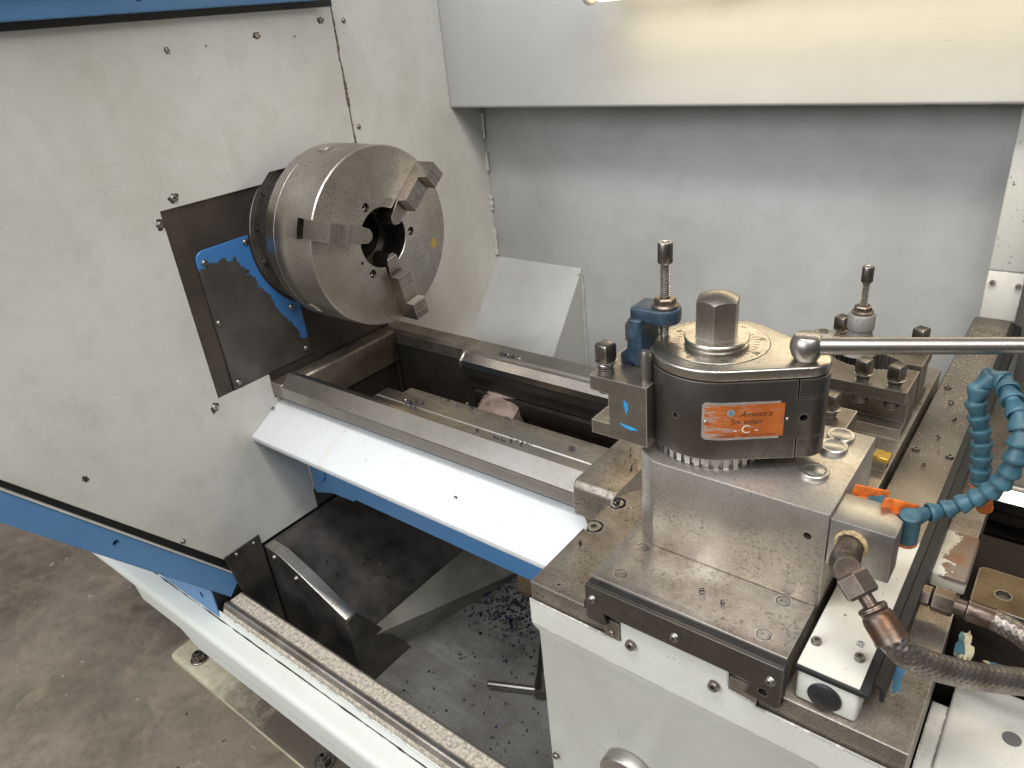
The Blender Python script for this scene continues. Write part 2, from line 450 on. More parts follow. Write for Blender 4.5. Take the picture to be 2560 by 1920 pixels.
MT['rustbox'] = m_rustbox()
def m_peel(name, a, b):
    """brown casting with islands of peeling paint"""
    n = N(name)
    f = n.noise(12, 5, .65)
    return n.out(n.mix(n.ramp(f, .3, .7), a, b), .7, 0, n.bump(n.noise(90, 4), .3, .001), **{'Specular IOR Level': .15})
MT['brown'] = m_peel('brown_oily_casting', (.026, .019, .014), (.014, .010, .008))
def m_seam():
    n = N('lamp_glow'); n.out((1, .93, .76), .4, 0)
    n.b.inputs['Emission Color'].default_value = (1, .80, .48, 1); n.b.inputs['Emission Strength'].default_value = 3.5
    return n.m
MT['glow'] = m_seam()
def m_chips():
    n = N('blued_swarf')
    i = n.t.nodes.new('ShaderNodeNewGeometry').outputs['Random Per Island']
    r = n.t.nodes.new('ShaderNodeValToRGB'); n.link(i, r.inputs[0])
    r.color_ramp.interpolation = 'CONSTANT'
    for p, c in ((0, (.012, .014, .035, 1)), (.3, (.02, .02, .025, 1)), (.5, (.035, .045, .20, 1)), (.72, (.13, .105, .08, 1)), (.87, (.5, .47, .42, 1))):
        e = r.color_ramp.elements.new(p) if p else r.color_ramp.elements[0]; e.color = c
    return n.out(r.outputs[0], .28, .9)
MT['chips'] = m_chips()
def m_gold():
    n = N('bright_swarf_dust'); return n.out((.62, .55, .42), .35, .8)
MT['dust'] = m_gold()

# ------------------------------------------------------------------ fasteners (shared meshes)
def hexr(th, r):
    t = (th % (math.pi / 3)) - math.pi / 6
    return r * math.cos(math.pi / 6) / math.cos(t)
_sm = {}
def capscrew(r, h, hr, depth, mat, dome=0.0, n=24):
    key = (r, h, hr, depth, mat, dome)
    if key in _sm: return _sm[key]
    bm = B(); rings = []
    prof = [(r, 0), (r, h * .72), (r * .9, h)] if not dome else [(r, 0), (r * .97, h * .3), (r * .82, h * .66), (r * .62, h * .92)]
    for rr, hh in prof: rings.append([bm.verts.new((rr * math.cos(2 * math.pi * k / n), rr * math.sin(2 * math.pi * k / n), hh)) for k in range(n)])
    top = prof[-1][1]
    for hh in (top, top - depth):
        rings.append([bm.verts.new((hexr(2 * math.pi * k / n, hr) * math.cos(2 * math.pi * k / n), hexr(2 * math.pi * k / n, hr) * math.sin(2 * math.pi * k / n), hh)) for k in range(n)])
    for r0, r1 in zip(rings[:-1], rings[1:]):
        for k in range(n): bm.faces.new((r0[k], r0[(k + 1) % n], r1[(k + 1) % n], r1[k]))
    bm.faces.new(rings[0]); bm.faces.new(rings[-1])
    bmesh.ops.recalc_face_normals(bm, faces=bm.faces)
    me = tomesh(bm, 'cap_screw'); me.materials.append(MT[mat]); _sm[key] = me
    return me
def polyprism(nv, r, h, cham=0, rot=0):
    """n-sided nut/bolt head with chamfered top, local z up"""
    pr = [(r, 0), (r, h - cham), (r * .86, h)] if cham else [(r, 0), (r, h)]
    return lathe(pr, (0, 0, 0), (0, 0, 1), nv, rot)
def thread(org, d, r, h, pitch=.0018, n=20):
    pr = []; k = 0; z = 0
    while z < h:
        pr += [(r, z), (r, z + pitch * .25), (r * .82, z + pitch * .5), (r * .82, z + pitch * .75)]; z += pitch
    pr.append((r * .9, h))
    return lathe(pr, org, d, n)
def text_bm(s, size, shear=0):
    cu = bpy.data.curves.new('txt', 'FONT'); cu.body = s; cu.size = size; cu.shear = shear; cu.align_x = 'CENTER'; cu.align_y = 'CENTER'; cu.resolution_u = 3
    o = bpy.data.objects.new('txt', cu); COL.objects.link(o)
    dg = bpy.context.evaluated_depsgraph_get(); dg.update()
    me = bpy.data.meshes.new_from_object(o.evaluated_get(dg)); bm = B(); bm.from_mesh(me)
    bpy.data.objects.remove(o); bpy.data.curves.remove(cu); bpy.data.meshes.remove(me)
    return bm

# ================================================================== THE SETTING
FZ = -.93
single('floor', box(-6, 6, -5, 5, FZ - .03, FZ), MT['floor'], 'stained brown concrete workshop floor', None, (0, 0, FZ), kind='structure')

# ------------------------------------------------------------------ headstock guard panel (x = -.15 plane)
XP = -.15
G = Thing('guard_panel', 'large speckled cream steel panel beside the chuck', 'panel', (XP, -.2, -.45))
outl = [(-.60, -.034), (-.504, -.159), (-.294, -.433), (-.282, -.4476), (-.117, -.4476), (-.117, -.30), (.1055, -.30), (.1055, .296), (-.60, .296)]
sheet = prism(outl, 'x', XP - .003, XP, .0008, 1)
hole = prism([(-.227, .0825), (-.0743, .0825), (-.058, .096), (.13, .096), (.13, -.2255), (-.1405, -.2255), (-.1405, -.1872), (-.227, -.1872)], 'x', XP - .02, XP + .02)
sheet = cut(sheet, [hole] + [cyl((XP - .02, y, z), (1, 0, 0), .0018, .04, 12) for y, z in ((-.105, .262), (.033, .262))])
G.part('front_sheet', sheet, MT['cream'])
G.part('rear_sheet', prism([(.1075, -.36), (.416, -.36), (.416, .40), (.1075, .40)], 'x', XP - .003, XP, .0008, 1), MT['cream'])
# cracked sealant in the seam
bm = B(); prev = None; zt = .29
pts = []
for i in range(60):
    t = i / 59; z = .293 - t * .20
    w = .0030 + .0045 * (abs(math.sin(t * 7.3 + .5)) ** 2) * (1 if t > .18 else .3) + random.uniform(0, .0007)
    c = .1064 + random.uniform(-.0005, .0005) - (.0016 if .28 < t < .36 else 0)
    pts.append((c, z, w, random.uniform(.0004, .0018)))
for c, z, w, h in pts:
    a = bm.verts.new((XP - .002, c - w, z)); b = bm.verts.new((XP + h, c, z + random.uniform(-.001, .001))); d = bm.verts.new((XP - .002, c + w, z))
    if prev: bm.faces.new((prev[0], a, b, prev[1])); bm.faces.new((prev[1], b, d, prev[2]))
    prev = (a, b, d)
bmesh.ops.recalc_face_normals(bm, faces=bm.faces)
G.part('sealant', bm, MT['seal'])
btn = capscrew(.0050, .0032, .0020, .0026, 'screw', .8)
btn_d = capscrew(.0038, .0028, .0016, .002, 'bolt', .8)
for y, z in ((-.2315, .067), (-.2045, .094), (-.236, -.196)): G.inst('screw', btn, (XP, y, z), FX)
for y, z in ((-.158, .262), (-.028, .268), (.083, .279), (.125, .276), (.118, .128)): G.inst('screw', btn_d, (XP, y, z), FX)
for y, z in ((-.13, -.345), (-.34, -.365)): G.inst('screw', btn_d, (XP, y, z), FX)
def blob0(cx, cy, r, seed, n=28):
    rnd = random.Random(seed); ph = [rnd.uniform(0, 6.28) for _ in range(4)]
    return [(cx + r * (1 + .22 * math.sin(2 * t + ph[0]) + .15 * math.sin(5 * t + ph[1]) + .1 * math.sin(9 * t + ph[2])) * math.cos(t), cy + r * (1 + .22 * math.sin(2 * t + ph[0]) + .15 * math.sin(5 * t + ph[1]) + .1 * math.sin(9 * t + ph[2])) * math.sin(t)) for t in [2 * math.pi * i / n for i in range(n)]]
for i, (y, z, r) in enumerate(((-.2315, .067, .0062), (-.2045, .094, .0062), (-.236, -.197, .0066), (-.028, .268, .0048), (.083, .279, .0050), (-.423, -.207, .0040))):
    G.part('paint_chip', prism(blob0(y, z, r, i), 'x', XP - .0005, XP + .0003), MT['headcast'])
# welded seam beads in the rear corner
for z0, z1 in ((.105, .06), (.035, .0), (-.05, -.075), (-.11, -.165), (-.19, -.25)):
    G.part('weld_bead', tube([(XP + .002, .412, z0 + (z1 - z0) * i / 8 + random.uniform(-.001, .001)) for i in range(9)], [.003 + random.uniform(-.0012, .0012) for i in range(9)], 8), MT['cream'])

# ------------------------------------------------------------------ headstock casting behind the cut-out, with cover plate
H = Thing('headstock_casting', 'dark oily headstock face showing through the panel cut-out', 'headstock', (-.155, -.165, -.187))
H.part('face', cut(box(-.40, -.1545, -.245, .13, -.235, .11), [cyl((-.168, 0, 0), (1, 0, 0), .1122, .05, 96)]), MT['headcast'])
bar = prism([(-.2268, -.187), (-.2005, -.187), (-.2005, .0823), (-.2268, .0823)], 'x', -.1545, -.1525, .0006, 1)
H.part('edge_strip', bar, MT['headcast'])
pl = arc(-.1855, .006, .0135, 180, 90, 8) + [(-.1145, .0208)] + arc(0, 0, .1165, 170, 240, 16)[1:] + [(-.0565, -.186), (-.199, -.186)]
cp = H.part('cover_plate', prism(pl, 'x', -.1545, -.1508, .0008, 1), MT['wornblue'], label='cover plate with blue paint worn off to grey steel')
for y, z in ((-.1885, .003), (-.1215, .0125), (-.193, -.083), (-.190, -.177), (-.066, -.174), (-.074, -.102)):
    H.inst('screw', btn, (-.1508, y, z), FX, cp)

# ------------------------------------------------------------------ blue door rails with black gap
R1 = Thing('door_rail', 'blue upper door rail along the top of the cream panel', 'rail', (-.14, -.25, .30))
R1.part('gap_shade', box(-.16, -.1475, -.60, .1065, .2965, .31), MT['black'])  # black strip standing in for the shade in the gap under the rail
rl = cut(box(-.1475, -.128, -.60, .072, .3035, .36, .0015), [cyl((-.16, -.187, .3187), (1, 0, 0), .0042, .1, 16)])
R1.part('rail', rl, MT['blue'])
R1.part('shade_overhang', box(-.1275, -.096, -.60, .072, .346, .36), MT['blue'])  # unseen overhang, added to shade the top of the cream panel
R1.part('backing', box(-.19, -.161, -.60, .10, .296, .36), MT['black'])
R2 = Thing('door_rail', 'blue lower door rail running diagonally across the bottom left', 'rail', (-.14, -.40, -.33))
d2 = Vector((-.2783 + .5084, -.4779 + .1706)).normalized(); n2 = Vector((d2.y, -d2.x))  # n2 points to lower left
n2 = -n2 if n2.y > 0 else n2
def dl(t, s): return (-.5084 + d2.x * t + n2.x * s, -.1706 + d2.y * t + n2.y * s)
Ld = .384
rl = prism([dl(-.15, 0), dl(Ld, 0), dl(Ld + .005, .034), dl(-.15, .034)], 'x', -.158, -.150, .001, 1)
hp = dl(.166, .0135)
rl = cut(rl, [cyl((-.17, hp[0], hp[1]), (1, 0, 0), .0042, .03, 16)])
R2.part('rail', rl, MT['blue'])
R2.part('top_lip', prism([dl(-.15, -.0022), dl(Ld + .006, -.0022), dl(Ld + .004, -.0002), dl(-.15, -.0002)], 'x', -.158, -.1478), MT['cream'])
R2.part('backing', prism([dl(-.15, .001), dl(Ld - .002, .001), dl(Ld - .002, .032), dl(-.15, .032)], 'x', -.19, -.1592), MT['black'])  # black sheet added so the rail hole looks dark inside
R2.part('gap_shade', prism([dl(-.15, -.017), dl(Ld - .04, -.017), dl(Ld, -.0024), dl(-.15, -.0024)], 'x', -.19, -.158), MT['black'])  # black strip painted as the shade between panel edge and rail

# ------------------------------------------------------------------ rear guard, hood, lamp, deflector
YB = .416
single('rear_guard', box(XP - .003, 1.6, YB, YB + .004, -.75, .6), MT['cool_lit_cream'], 'plain cream steel guard sheet, greyed by light put in its colour, closing the back of the machine', 'panel', (.4, YB, -.7))
HD = Thing('hood', 'pale overhead hood with chipped lower edge above the bed', 'hood', (.5, .37, .124))
hp = [(.331, .60), (.331, .1286)] + arc(.336, .1286, .005, 180, 270, 6) + [(.4155, .1236), (.4155, .60)]
HD.part('shell', prism(hp, 'x', XP + .001, 1.6), MT['hood'])
bm = B(); prev = None; ph = [random.uniform(0, 6.28) for _ in range(5)]
for i in range(420):
    x = .10 + i * .0022
    q_ = .0009 + .0011 * math.sin(x * 31 + ph[0]) + .0010 * math.sin(x * 83 + ph[1]) + .0008 * math.sin(x * 190 + ph[2]) + random.uniform(0, .0008) + .0009 * min(1, max(0, (x - .1) * 2))
    q_ = max(.0001, q_) / .0052
    ring = []
    for a_ in (-math.pi / 2 - q_ * 1.0, -math.pi / 2 - q_ * .4, -math.pi / 2 + .04):
        ring.append(bm.verts.new((x, .336 + .00515 * math.cos(a_), .1286 + .00515 * math.sin(a_))))
    if prev: bm.faces.new((prev[0], ring[0], ring[1], prev[1])); bm.faces.new((prev[1], ring[1], ring[2], prev[2]))
    prev = ring
bmesh.ops.recalc_face_normals(bm, faces=bm.faces)
HD.part('chipped_edge', bm, MT['bolt'])
LP = Thing('lamp', 'lit warm tube lamp in front of the hood', 'lamp', (.6, .27, .283))
LP.part('tube', lathe([(.0001, 0), (.013, .001), (.0175, .008), (.0175, 1.0), (.0001, 1.001)], (.192, .27, .283), (1, 0, 0), 24), MT['glow'])
LP.part('end_cap', lathe([(.0001, 0), (.014, 0), (.0205, .006), (.0205, .010), (.018, .012)], (.176, .27, .283), (1, 0, 0), 24), MT['cream'])
LP.part('reflector', prism(arc(.27, .283, .026, 20, 160, 10) + arc(.27, .283, .0245, 160, 20, 10), 'x', .185, 1.2), MT['cream'])
for x in (.35, .9): LP.part('bracket', box(x, x + .03, .27, .331, .309, .314), MT['cream'])
la = bpy.data.lights.new('lamp_light', 'AREA'); la.shape = 'RECTANGLE'; la.size = .95 * K; la.size_y = .05 * K; la.energy = 1.7; la.color = (1, .84, .55)
lo = bpy.data.objects.new('lamp_light', la); COL.objects.link(lo); lo.parent = LP.e; lo.location = (.07 * K, -.002, -.026 * K); lo.rotation_euler = (math.radians(-6), 0, 0)
DF = Thing('deflector', 'pale sloping sheet metal chute behind the bed', 'deflector', (-.05, .33, -.30))
sl = prism([(.4155, -.170), (.4155, -.173), (.2455, -.385), (.2455, -.382)], 'x', XP + .0005, .049)
DF.part('slope', sl, MT['cool_lit_cream'])
DF.part('side', prism([(.4155, -.1705), (.4155, -.40), (.2455, -.40), (.2455, -.383)], 'x', .049, .0515), MT['cool_lit_cream'])
DF.part('weld_bead', tube([(.0525, .414, -.18 - .2 * i / 24 + random.uniform(-.001, .001)) for i in range(25)], [.0026 + random.uniform(-.001, .001) for i in range(25)], 8), MT['cool_lit_cream'])
DF.part('weld_bead', tube([(.0495 + random.uniform(-.0005, .0005), .413 - .006 * i / 6, -.172 - .008 * i / 6) for i in range(7)], [.003] * 7, 8), MT['cool_lit_cream'])

# ------------------------------------------------------------------ bed
BD = Thing('lathe_bed', 'worn steel lathe bed with ground ways and open gap', 'lathe bed', (.4, 0, -.42))
XR = 1.6
fw = [(-.142, -.2205), (-.142, -.2015), (-.1242, -.1850), (-.1185, -.1850), (-.1125, -.1962), (-.1105, -.1985), (-.1085, -.1962), (-.095, -.1962), (-.0935, -.1978), (-.092, -.1962), (-.071, -.1962), (-.0702, -.1972), (-.0702, -.2205)]
BD.part('front_way', prism(fw, 'x', .035, XR), MT['way'], sharp=15)
BD.part('gap_way', prism([(-.142, -.2205), (-.142, -.2015), (-.1242, -.1850), (-.1185, -.1850), (-.1125, -.1962), (-.1015, -.1968), (-.1005, -.1980), (-.1005, -.2205)], 'x', -.123, .0348), MT['way'], sharp=15)
BD.part('way_end', prism([(-.142, -.2205), (-.142, -.1985), (-.1005, -.1985), (-.1005, -.2205)], 'x', XP + .0005, -.1232, .0006, 1), MT['saddle'])
rw = [(.0730, -.2225), (.0730, -.2125), (.0830, -.2030), (.0915, -.2030), (.0925, -.1998), (.1255, -.1998), (.1265, -.2010), (.1265, -.2225)]
BD.part('rear_way', prism(rw, 'x', .048, XR), MT['way'], sharp=15)
BD.part('rear_way_gap', prism([(.092, -.2225), (.092, -.2035), (.0985, -.1998), (.1255, -.1998), (.1265, -.2010), (.1265, -.2225)], 'x', XP + .0005, .048), MT['saddle'], sharp=15)
# bridge stub with torn bright edge at the start of the rear bevel
BD.part('way_stub', prism([(.071, -.226), (.071, -.2115), (.0825, -.2022), (.0922, -.2022), (.0922, -.226)], 'x', .040, .0475, .0008, 1), MT['way'])
BD.part('cross_rail', prism([(XP + .0005, -.2555), (-.121, -.2555), (-.121, -.2035), (-.124, -.2005), (XP + .0005, -.2005)], 'y', -.1002, .0915, .0008, 1), MT['saddle'])
# inner walls of the gap
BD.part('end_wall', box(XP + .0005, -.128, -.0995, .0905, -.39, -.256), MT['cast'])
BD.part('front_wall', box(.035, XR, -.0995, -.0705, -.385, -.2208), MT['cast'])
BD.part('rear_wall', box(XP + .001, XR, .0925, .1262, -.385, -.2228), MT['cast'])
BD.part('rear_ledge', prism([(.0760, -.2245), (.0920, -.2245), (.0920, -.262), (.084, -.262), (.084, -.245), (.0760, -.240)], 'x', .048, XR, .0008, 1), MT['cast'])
BD.part('rear_ledge', prism([(.079, -.266), (.0920, -.264), (.0920, -.292), (.082, -.290)], 'x', .058, XR, .0008, 1), MT['cast'])
BD.part('inner_ledge', prism([(-.0698, -.1985), (-.052, -.1985), (-.050, -.2005), (-.050, -.2205), (-.0698, -.2205)], 'x', .062, XR, .0006, 1), MT['saddle'])
BD.part('corner_rib', tube([(-.124, .088, -.26), (-.124, .088, -.40)], .004, 8), MT['cast'])
def rib(x0):
    bm = B(); rows = []
    for i in range(17):
        t = i / 16; y = .090 - t * .160
        z = -.262 - .030 * math.sin(math.pi * t * .9) + .003 * math.sin(9 * t)
        xo = x0 + .030 * t
        rows.append([bm.verts.new((xo + dx, y, z + dz + random.uniform(-.0006, .0006))) for dx, dz in ((-.006, -.11), (-.003, -.006), (.004, -.001), (.02, .001), (.038, .0), (.058, -.002), (.068, -.008), (.071, -.11))])
    for a, b in zip(rows[:-1], rows[1:]):
        for k in range(7): bm.faces.new((a[k], a[k + 1], b[k + 1], b[k]))
    bmesh.ops.recalc_face_normals(bm, faces=bm.faces)
    return bm
BD.part('rib', rib(.078), MT['rib'], sharp=60)
BD.part('rib', rib(.345), MT['rib'], sharp=60)
# blue painted front face with stepped lower edge and hooked rib at the left
bf = [(-.1495, -.2210), (XR, -.2210), (XR, -.3935), (-.0425, -.3960), (-.0475, -.4015), (-.100, -.4045), (-.1495, -.4200)]
BD.part('front_face', prism(bf, 'y', -.1145, -.0997, .001, 1), MT['blue'])
BD.part('hook_rib', tube(spline([(-.112, -.1145, -.34), (-.110, -.1145, -.365), (-.116, -.116, -.380), (-.135, -.117, -.390)], 6), .0035, 8), MT['blue'])
BD.part('bottom_flange', box(-.127, XR, -.0990, .12, -.390, -.3855), MT['dark'])
# rack of fine graduation teeth on the front face of the way
bm = B()
for i in range(470):
    x = -.02 + i * .0016
    if x > .425: break
    join(bm, box(x, x + .0009, -.1428, -.1415, -.2195, -.2045))
BD.part('rack_teeth', bm, MT['saddle'], kind='stuff')

AP = Thing('apron_cover', 'glossy white sloping cover in front of the bed', 'cover', (.3, -.16, -.267))
ap = [(-.130, -.2325), (-.148, -.2405), (-.1920, -.2645), (-.1948, -.2672), (-.1942, -.2748), (-.1925, -.2748), (-.1925, -.2680), (-.148, -.2430), (-.130, -.2350)]
AP.part('sheet', prism(ap, 'x', XP + .0003, .70, .0007, 2), MT['white'])
AP.part('screw', cyl((-.148, -.15, -.2405), (0, -.5, .87), .003, .0015, 12), MT['bolt'])

# ------------------------------------------------------------------ chip chute under the headstock
CH = Thing('chip_chute', 'dark steel chip ramp with folded side bracket under the headstock', 'chute', (-.05, -.13, -.66))
rp = [(XP, -.452), (-.107, -.4575), (.028, -.5690), (.028, -.5745), (-.107, -.463), (XP, -.458)]
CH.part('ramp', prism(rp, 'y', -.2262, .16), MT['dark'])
bm = B()
vv = [bm.verts.new(c) for c in ((.0278, -.2262, -.5700), (.0278, .16, -.5700), (.097, .16, -.66), (-.004, -.2262, -.66), (.018, -.2262, -.5700), (.018, .16, -.5700), (.087, .16, -.66), (-.014, -.2262, -.66))]
for f in ((0, 1, 2, 3), (7, 6, 5, 4), (0, 4, 5, 1), (1, 5, 6, 2), (2, 6, 7, 3), (3, 7, 4, 0)): bm.faces.new([vv[k] for k in f])
bmesh.ops.recalc_face_normals(bm, faces=bm.faces)
CH.part('end_face', bm, paint('dirty_grey_leg_paint', (.25, .24, .21), dirt=(.10, .085, .065), speck=.6, stain=.8, blot=8))
CH.part('gap_shade_sheet', box(-.20, -.1545, -.31, .16, -.70, -.4485), MT['black'])  # added black sheet, its colour stands in for shade behind the ramp
wl = [(-.1475, -.4535), (-.108, -.4560), (-.060, -.4738), (.0326, -.5157), (.0326, -.66), (-.1475, -.66)]
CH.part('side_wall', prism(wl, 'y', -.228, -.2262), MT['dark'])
tp = [(-.1475, -.4535), (-.108, -.4560), (-.060, -.4738), (.0326, -.5157)]
CH.part('top_flange', prism([(x, z + .0022) for x, z in tp] + [(x, z) for x, z in reversed(tp)], 'y', -.229, -.2098, .0007, 1), MT['block'])
CH.part('end_plate', prism([(-.2292, -.5160), (-.2098, -.5120), (-.125, -.66), (-.2292, -.66)], 'x', .0328, .0350, .0006, 1), MT['dark'])
CH.part('corner_plate', prism([(-.2944, -.4289), (-.2309, -.4276), (-.2309, -.66), (-.262, -.66)], 'x', -.1495, -.1475, .0006, 1), MT['dark'])
for y, z in ((-.274, -.436), (-.243, -.436)): CH.inst('rivet', capscrew(.0042, .003, .0016, .002, 'bolt', .8), (-.1475, y, z), FX)
for x, z in ((-.127, -.4665), (-.078, -.487)): CH.inst('bolt', capscrew(.0058, .004, .002, .002, 'screw', .8), (x, -.228, z), FY)

# ------------------------------------------------------------------ chip tray, door sill and sliding rail at the front
TR = Thing('chip_tray', 'grey sheet metal chip tray under the bed scattered with swarf', 'tray', (.5, -.05, -.665))
TR.part('pan', box(-.10, XR, -.2825, .35, -.666, -.66), MT['tray'])
TR.part('front_sheet', box(.036, XR, -.2825, -.145, -.6598, -.6575), MT['tray'])
TR.part('back_plate', box(-.10, XR, .35, .354, -.66, -.43), MT['dark'])
TR.part('front_plate', box(XP - .02, XR, -.2828, -.281, -.66, -.515), MT['dark'])
TR.part('wood_block', box(.11, .40, .075, .115, -.6595, -.60), plain('tray_bar', (.20, .13, .07), .6))
SL = Thing('door_sill', 'pale painted door sill along the front of the machine', 'sill', (.3, -.35, -.57))
sp = [(-.3252, -.5145), (-.3265, -.5265), (-.3285, -.5292), (-.350, -.5300), (-.3568, -.5325), (-.3592, -.5385), (-.3592, -.566), (-.3575, -.566), (-.3570, -.5395), (-.3550, -.5350), (-.350, -.5322), (-.3268, -.5312), (-.3240, -.528), (-.3235, -.5145)]
SL.part('sheet', cut(prism(sp, 'x', -.75, XR, 0), [prism([(-.80, -.5415), (-.372, -.5415), (-.340, -.60), (-.80, -.60)], 'y', -.37, -.345)]), MT['sill'], sharp=50)
SL.part('grime_line', tube([(-.46 + i * .012 + random.uniform(-.003, .003), -.3278 + random.uniform(-.0004, .0004), -.5288) for i in range(110)], [.0009 + random.uniform(-.0004, .0007) for i in range(110)], 6), MT['black'])
SL.part('kick_plate', prism([(-.26, -.5655), (-.20, -.592), (XR, -.592), (XR, -.5655)], 'y', -.3570, -.3552), MT['sill'])
RL = Thing('sliding_rail', 'worn steel door rail with flaking cream paint', 'rail', (.3, -.30, -.56))
rp = [(-.3225, -.57), (-.3225, -.5160), (-.3212, -.5135), (-.3160, -.5035), (-.3140, -.5025), (-.3085, -.5038), (-.3070, -.5052), (-.2855, -.5040), (-.2830, -.5065), (-.2830, -.57)]
RL.part('bar', prism(rp, 'x', -.149, XR), MT['slide'], sharp=25)
RL.part('paint_band', box(-.147, XR, -.3060, -.2875, -.5052, -.5034), MT['railcream'])
RL.part('paint_edge', prism([(-.3226, -.5190), (-.3226, -.5155), (-.3195, -.5098), (-.3188, -.5104), (-.3215, -.5160)], 'x', -.147, XR), MT['railcream'])
TB = Thing('front_corner_plate', 'bright blue corner plate under the diagonal rail', 'plate', (-.3, -.326, -.53))
tb = cut(prism([(-.70, -.5280), (-.1554, -.5280), (-.1530, -.4560), (-.215, -.4480), (-.235, -.4420), (-.70, -.34)], 'y', -.3268, -.3245, .0005, 1), [cyl((-.1926, -.34, -.499), (0, 1, 0), .0055, .03, 14)])
TB.part('plate', tb, MT['blue'])
TB.part('backing', box(-.70, -.1575, -.3240, -.30, -.528, -.455), MT['black'])

FT = Thing('machine_foot', 'oil stained cream machine foot bolted near the floor', 'foot', (-.1, -.25, FZ))
fo = [(-.602, -.2865), (XR, -.2935), (XR, -.10), (-.608, -.10), (-.608, -.236), (-.6065, -.274)]
FT.part('plate', prism(fo, 'z', FZ, -.91, .004, 2), MT['foot'])
FT.part('pedestal', box(-.45, XR, -.20, .2, -.91, -.67, .002), MT['cream'])
for x, y in ((-.533, -.2575), (-.107, -.2615), (.4, -.262)):
    hx = xf(polyprism(6, .0145, .012, .003), Matrix.Translation((x, y, -.906)))
    b = FT.part('bolt', hx, MT['bolt'])
    FT.part('washer', cyl((x, y, -.9105), (0, 0, 1), .018, .005, 20, .001), MT['bolt'], b)
    FT.part('stud', lathe([(.0075, 0), (.0075, .016), (.004, .017), (.004, .012), (.0001, .012)], (x, y, -.906), (0, 0, 1), 16), MT['bolt'], b)

# ================================================================== CHUCK
def pol(r, a): return (r * math.cos(math.radians(a)), r * math.sin(math.radians(a)))
CK = Thing('lathe_chuck', 'three jaw steel lathe chuck on the spindle', 'chuck', (-.05, 0, -.125))
JA = (160, 40, -80)
body = lathe([(.1215, -.0995), (.1245, -.0965), (.1250, -.0780), (.1248, -.0777), (.1248, -.0773), (.1250, -.0770), (.1250, -.0556), (.1248, -.0550), (.1248, -.0015), (.1233, 0), (.043, 0), (.0422, -.0008), (.0422, -.0995)], (0, 0, 0), (1, 0, 0), 128, closed=True)
cs = []
for a in JA:
    m = Matrix.Rotation(math.radians(a), 4, 'X')
    # jaw slot with T section, running radially (local y) along +y
    cs.append(xf(box(-.0285, .02, .03, .14, -.0129, .0129), m))
    cs.append(xf(box(-.0285, -.0195, .03, .14, -.0135, .0135), m))
for a in (100, -140, -20):
    y, z = pol(.135, a); d = Vector((0, -y, -z)).normalized()
    cs.append(lathe([(.0125, 0), (.0125, .0125), (.0095, .0145), (.0001, .0145)], (-.061, y, z), d, 24))
for a in (115, -5, -125):
    y, z = pol(.053, a); cs.append(cyl((-.012, y, z), (1, 0, 0), .0062, .03, 20))
y, z = pol(.0512, -153.3); cs.append(cyl((-.006, y, z), (1, 0, 0), .0026, .03, 14))
y, z = pol(.103, -20); cs.append(cyl((-.0008, y, z), (1, 0, 0), .0081, .03, 28))
body = cut(body, cs)
cb = CK.part('body', body, MT['chuck'], sharp=30)
for a in (115, -5, -125):
    y, z = pol(.053, a); CK.inst('screw', capscrew(.0052, .006, .0025, .004, 'bolt'), (-.0115, y, z), FX, cb)
y, z = pol(.103, -20); CK.part('plug', cyl((-.0012, y, z), (1, 0, 0), .0078, .0012, 28), MT['brass'], cb)
for a in (100, -140, -20):
    y, z = pol(.1205, a); d = Vector((0, y, z)).normalized()
    pn = lathe([(.0092, -.008), (.0092, 0), (.0055, 0), (.0055, -.005), (.0001, -.005)], (-.061, y, z), d, 4 * 6)
    CK.part('key_socket', pn, MT['screw'], cb)
CK.part('bore_sleeve', lathe([(.0421, -.0994), (.0421, -.050), (.0365, -.050), (.0365, -.066), (.0375, -.0665), (.0375, -.0994)], (0, 0, 0), (1, 0, 0), 64, closed=True), MT['dark'], cb)
CK.part('spindle_bore', lathe([(.0374, -.0994), (.0374, -.16), (.0001, -.16), (.0001, -.161), (.041, -.161), (.041, -.0996)], (0, 0, 0), (1, 0, 0), 48), MT['black'])
CK.part('back_plate', lathe([(.0955, -.1555), (.0955, -.125), (.108, -.118), (.108, -.0997), (.045, -.0997), (.045, -.1555)], (0, 0, 0), (1, 0, 0), 96, closed=True), MT['dark'])
fl = CK.part('flange', lathe([(.1120, -.170), (.1120, -.1560), (.1108, -.1538), (.1040, -.1538), (.1030, -.1550), (.1030, -.1575), (.09, -.1575), (.09, -.170)], (0, 0, 0), (1, 0, 0), 128, closed=True), MT['saddle'], sharp=30)
for k in range(12):
    y, z = pol(.0985, 15 + 30 * k); CK.inst('bolt', capscrew(.0040, .0030, .002, .002, 'bolt'), (-.1575, y, z), FX, fl)
jp = [(-.0278, .0305), (.0040, .0305), (.0048, .0552), (.0185, .0565), (.0195, .0955), (.0330, .0972), (.0335, .1210), (.0325, .1222), (.0120, .1222), (-.0150, .1285), (-.0188, .1285), (-.0188, .1250), (-.0278, .1250)]
def serr(p, q, n, d):
    """small saw teeth along a step face"""
    out = []
    for i in range(n):
        t = i / n; out.append((p[0] + (q[0] - p[0]) * t, p[1] + (q[1] - p[1]) * t - (d if i % 2 else 0)))
    return out
jp = [(-.0278, .0305), (.0040, .0305)] + serr((.0045, .0555), (.0185, .0562), 8, .0011) + [(.0188, .0565), (.0192, .0950)] + serr((.0195, .0962), (.0325, .0972), 8, .0011) + [(.0330, .0975), (.0335, .1210), (.0325, .1222), (.0120, .1222), (-.0180, .1222), (-.0182, .1000), (-.0278, .1000)]
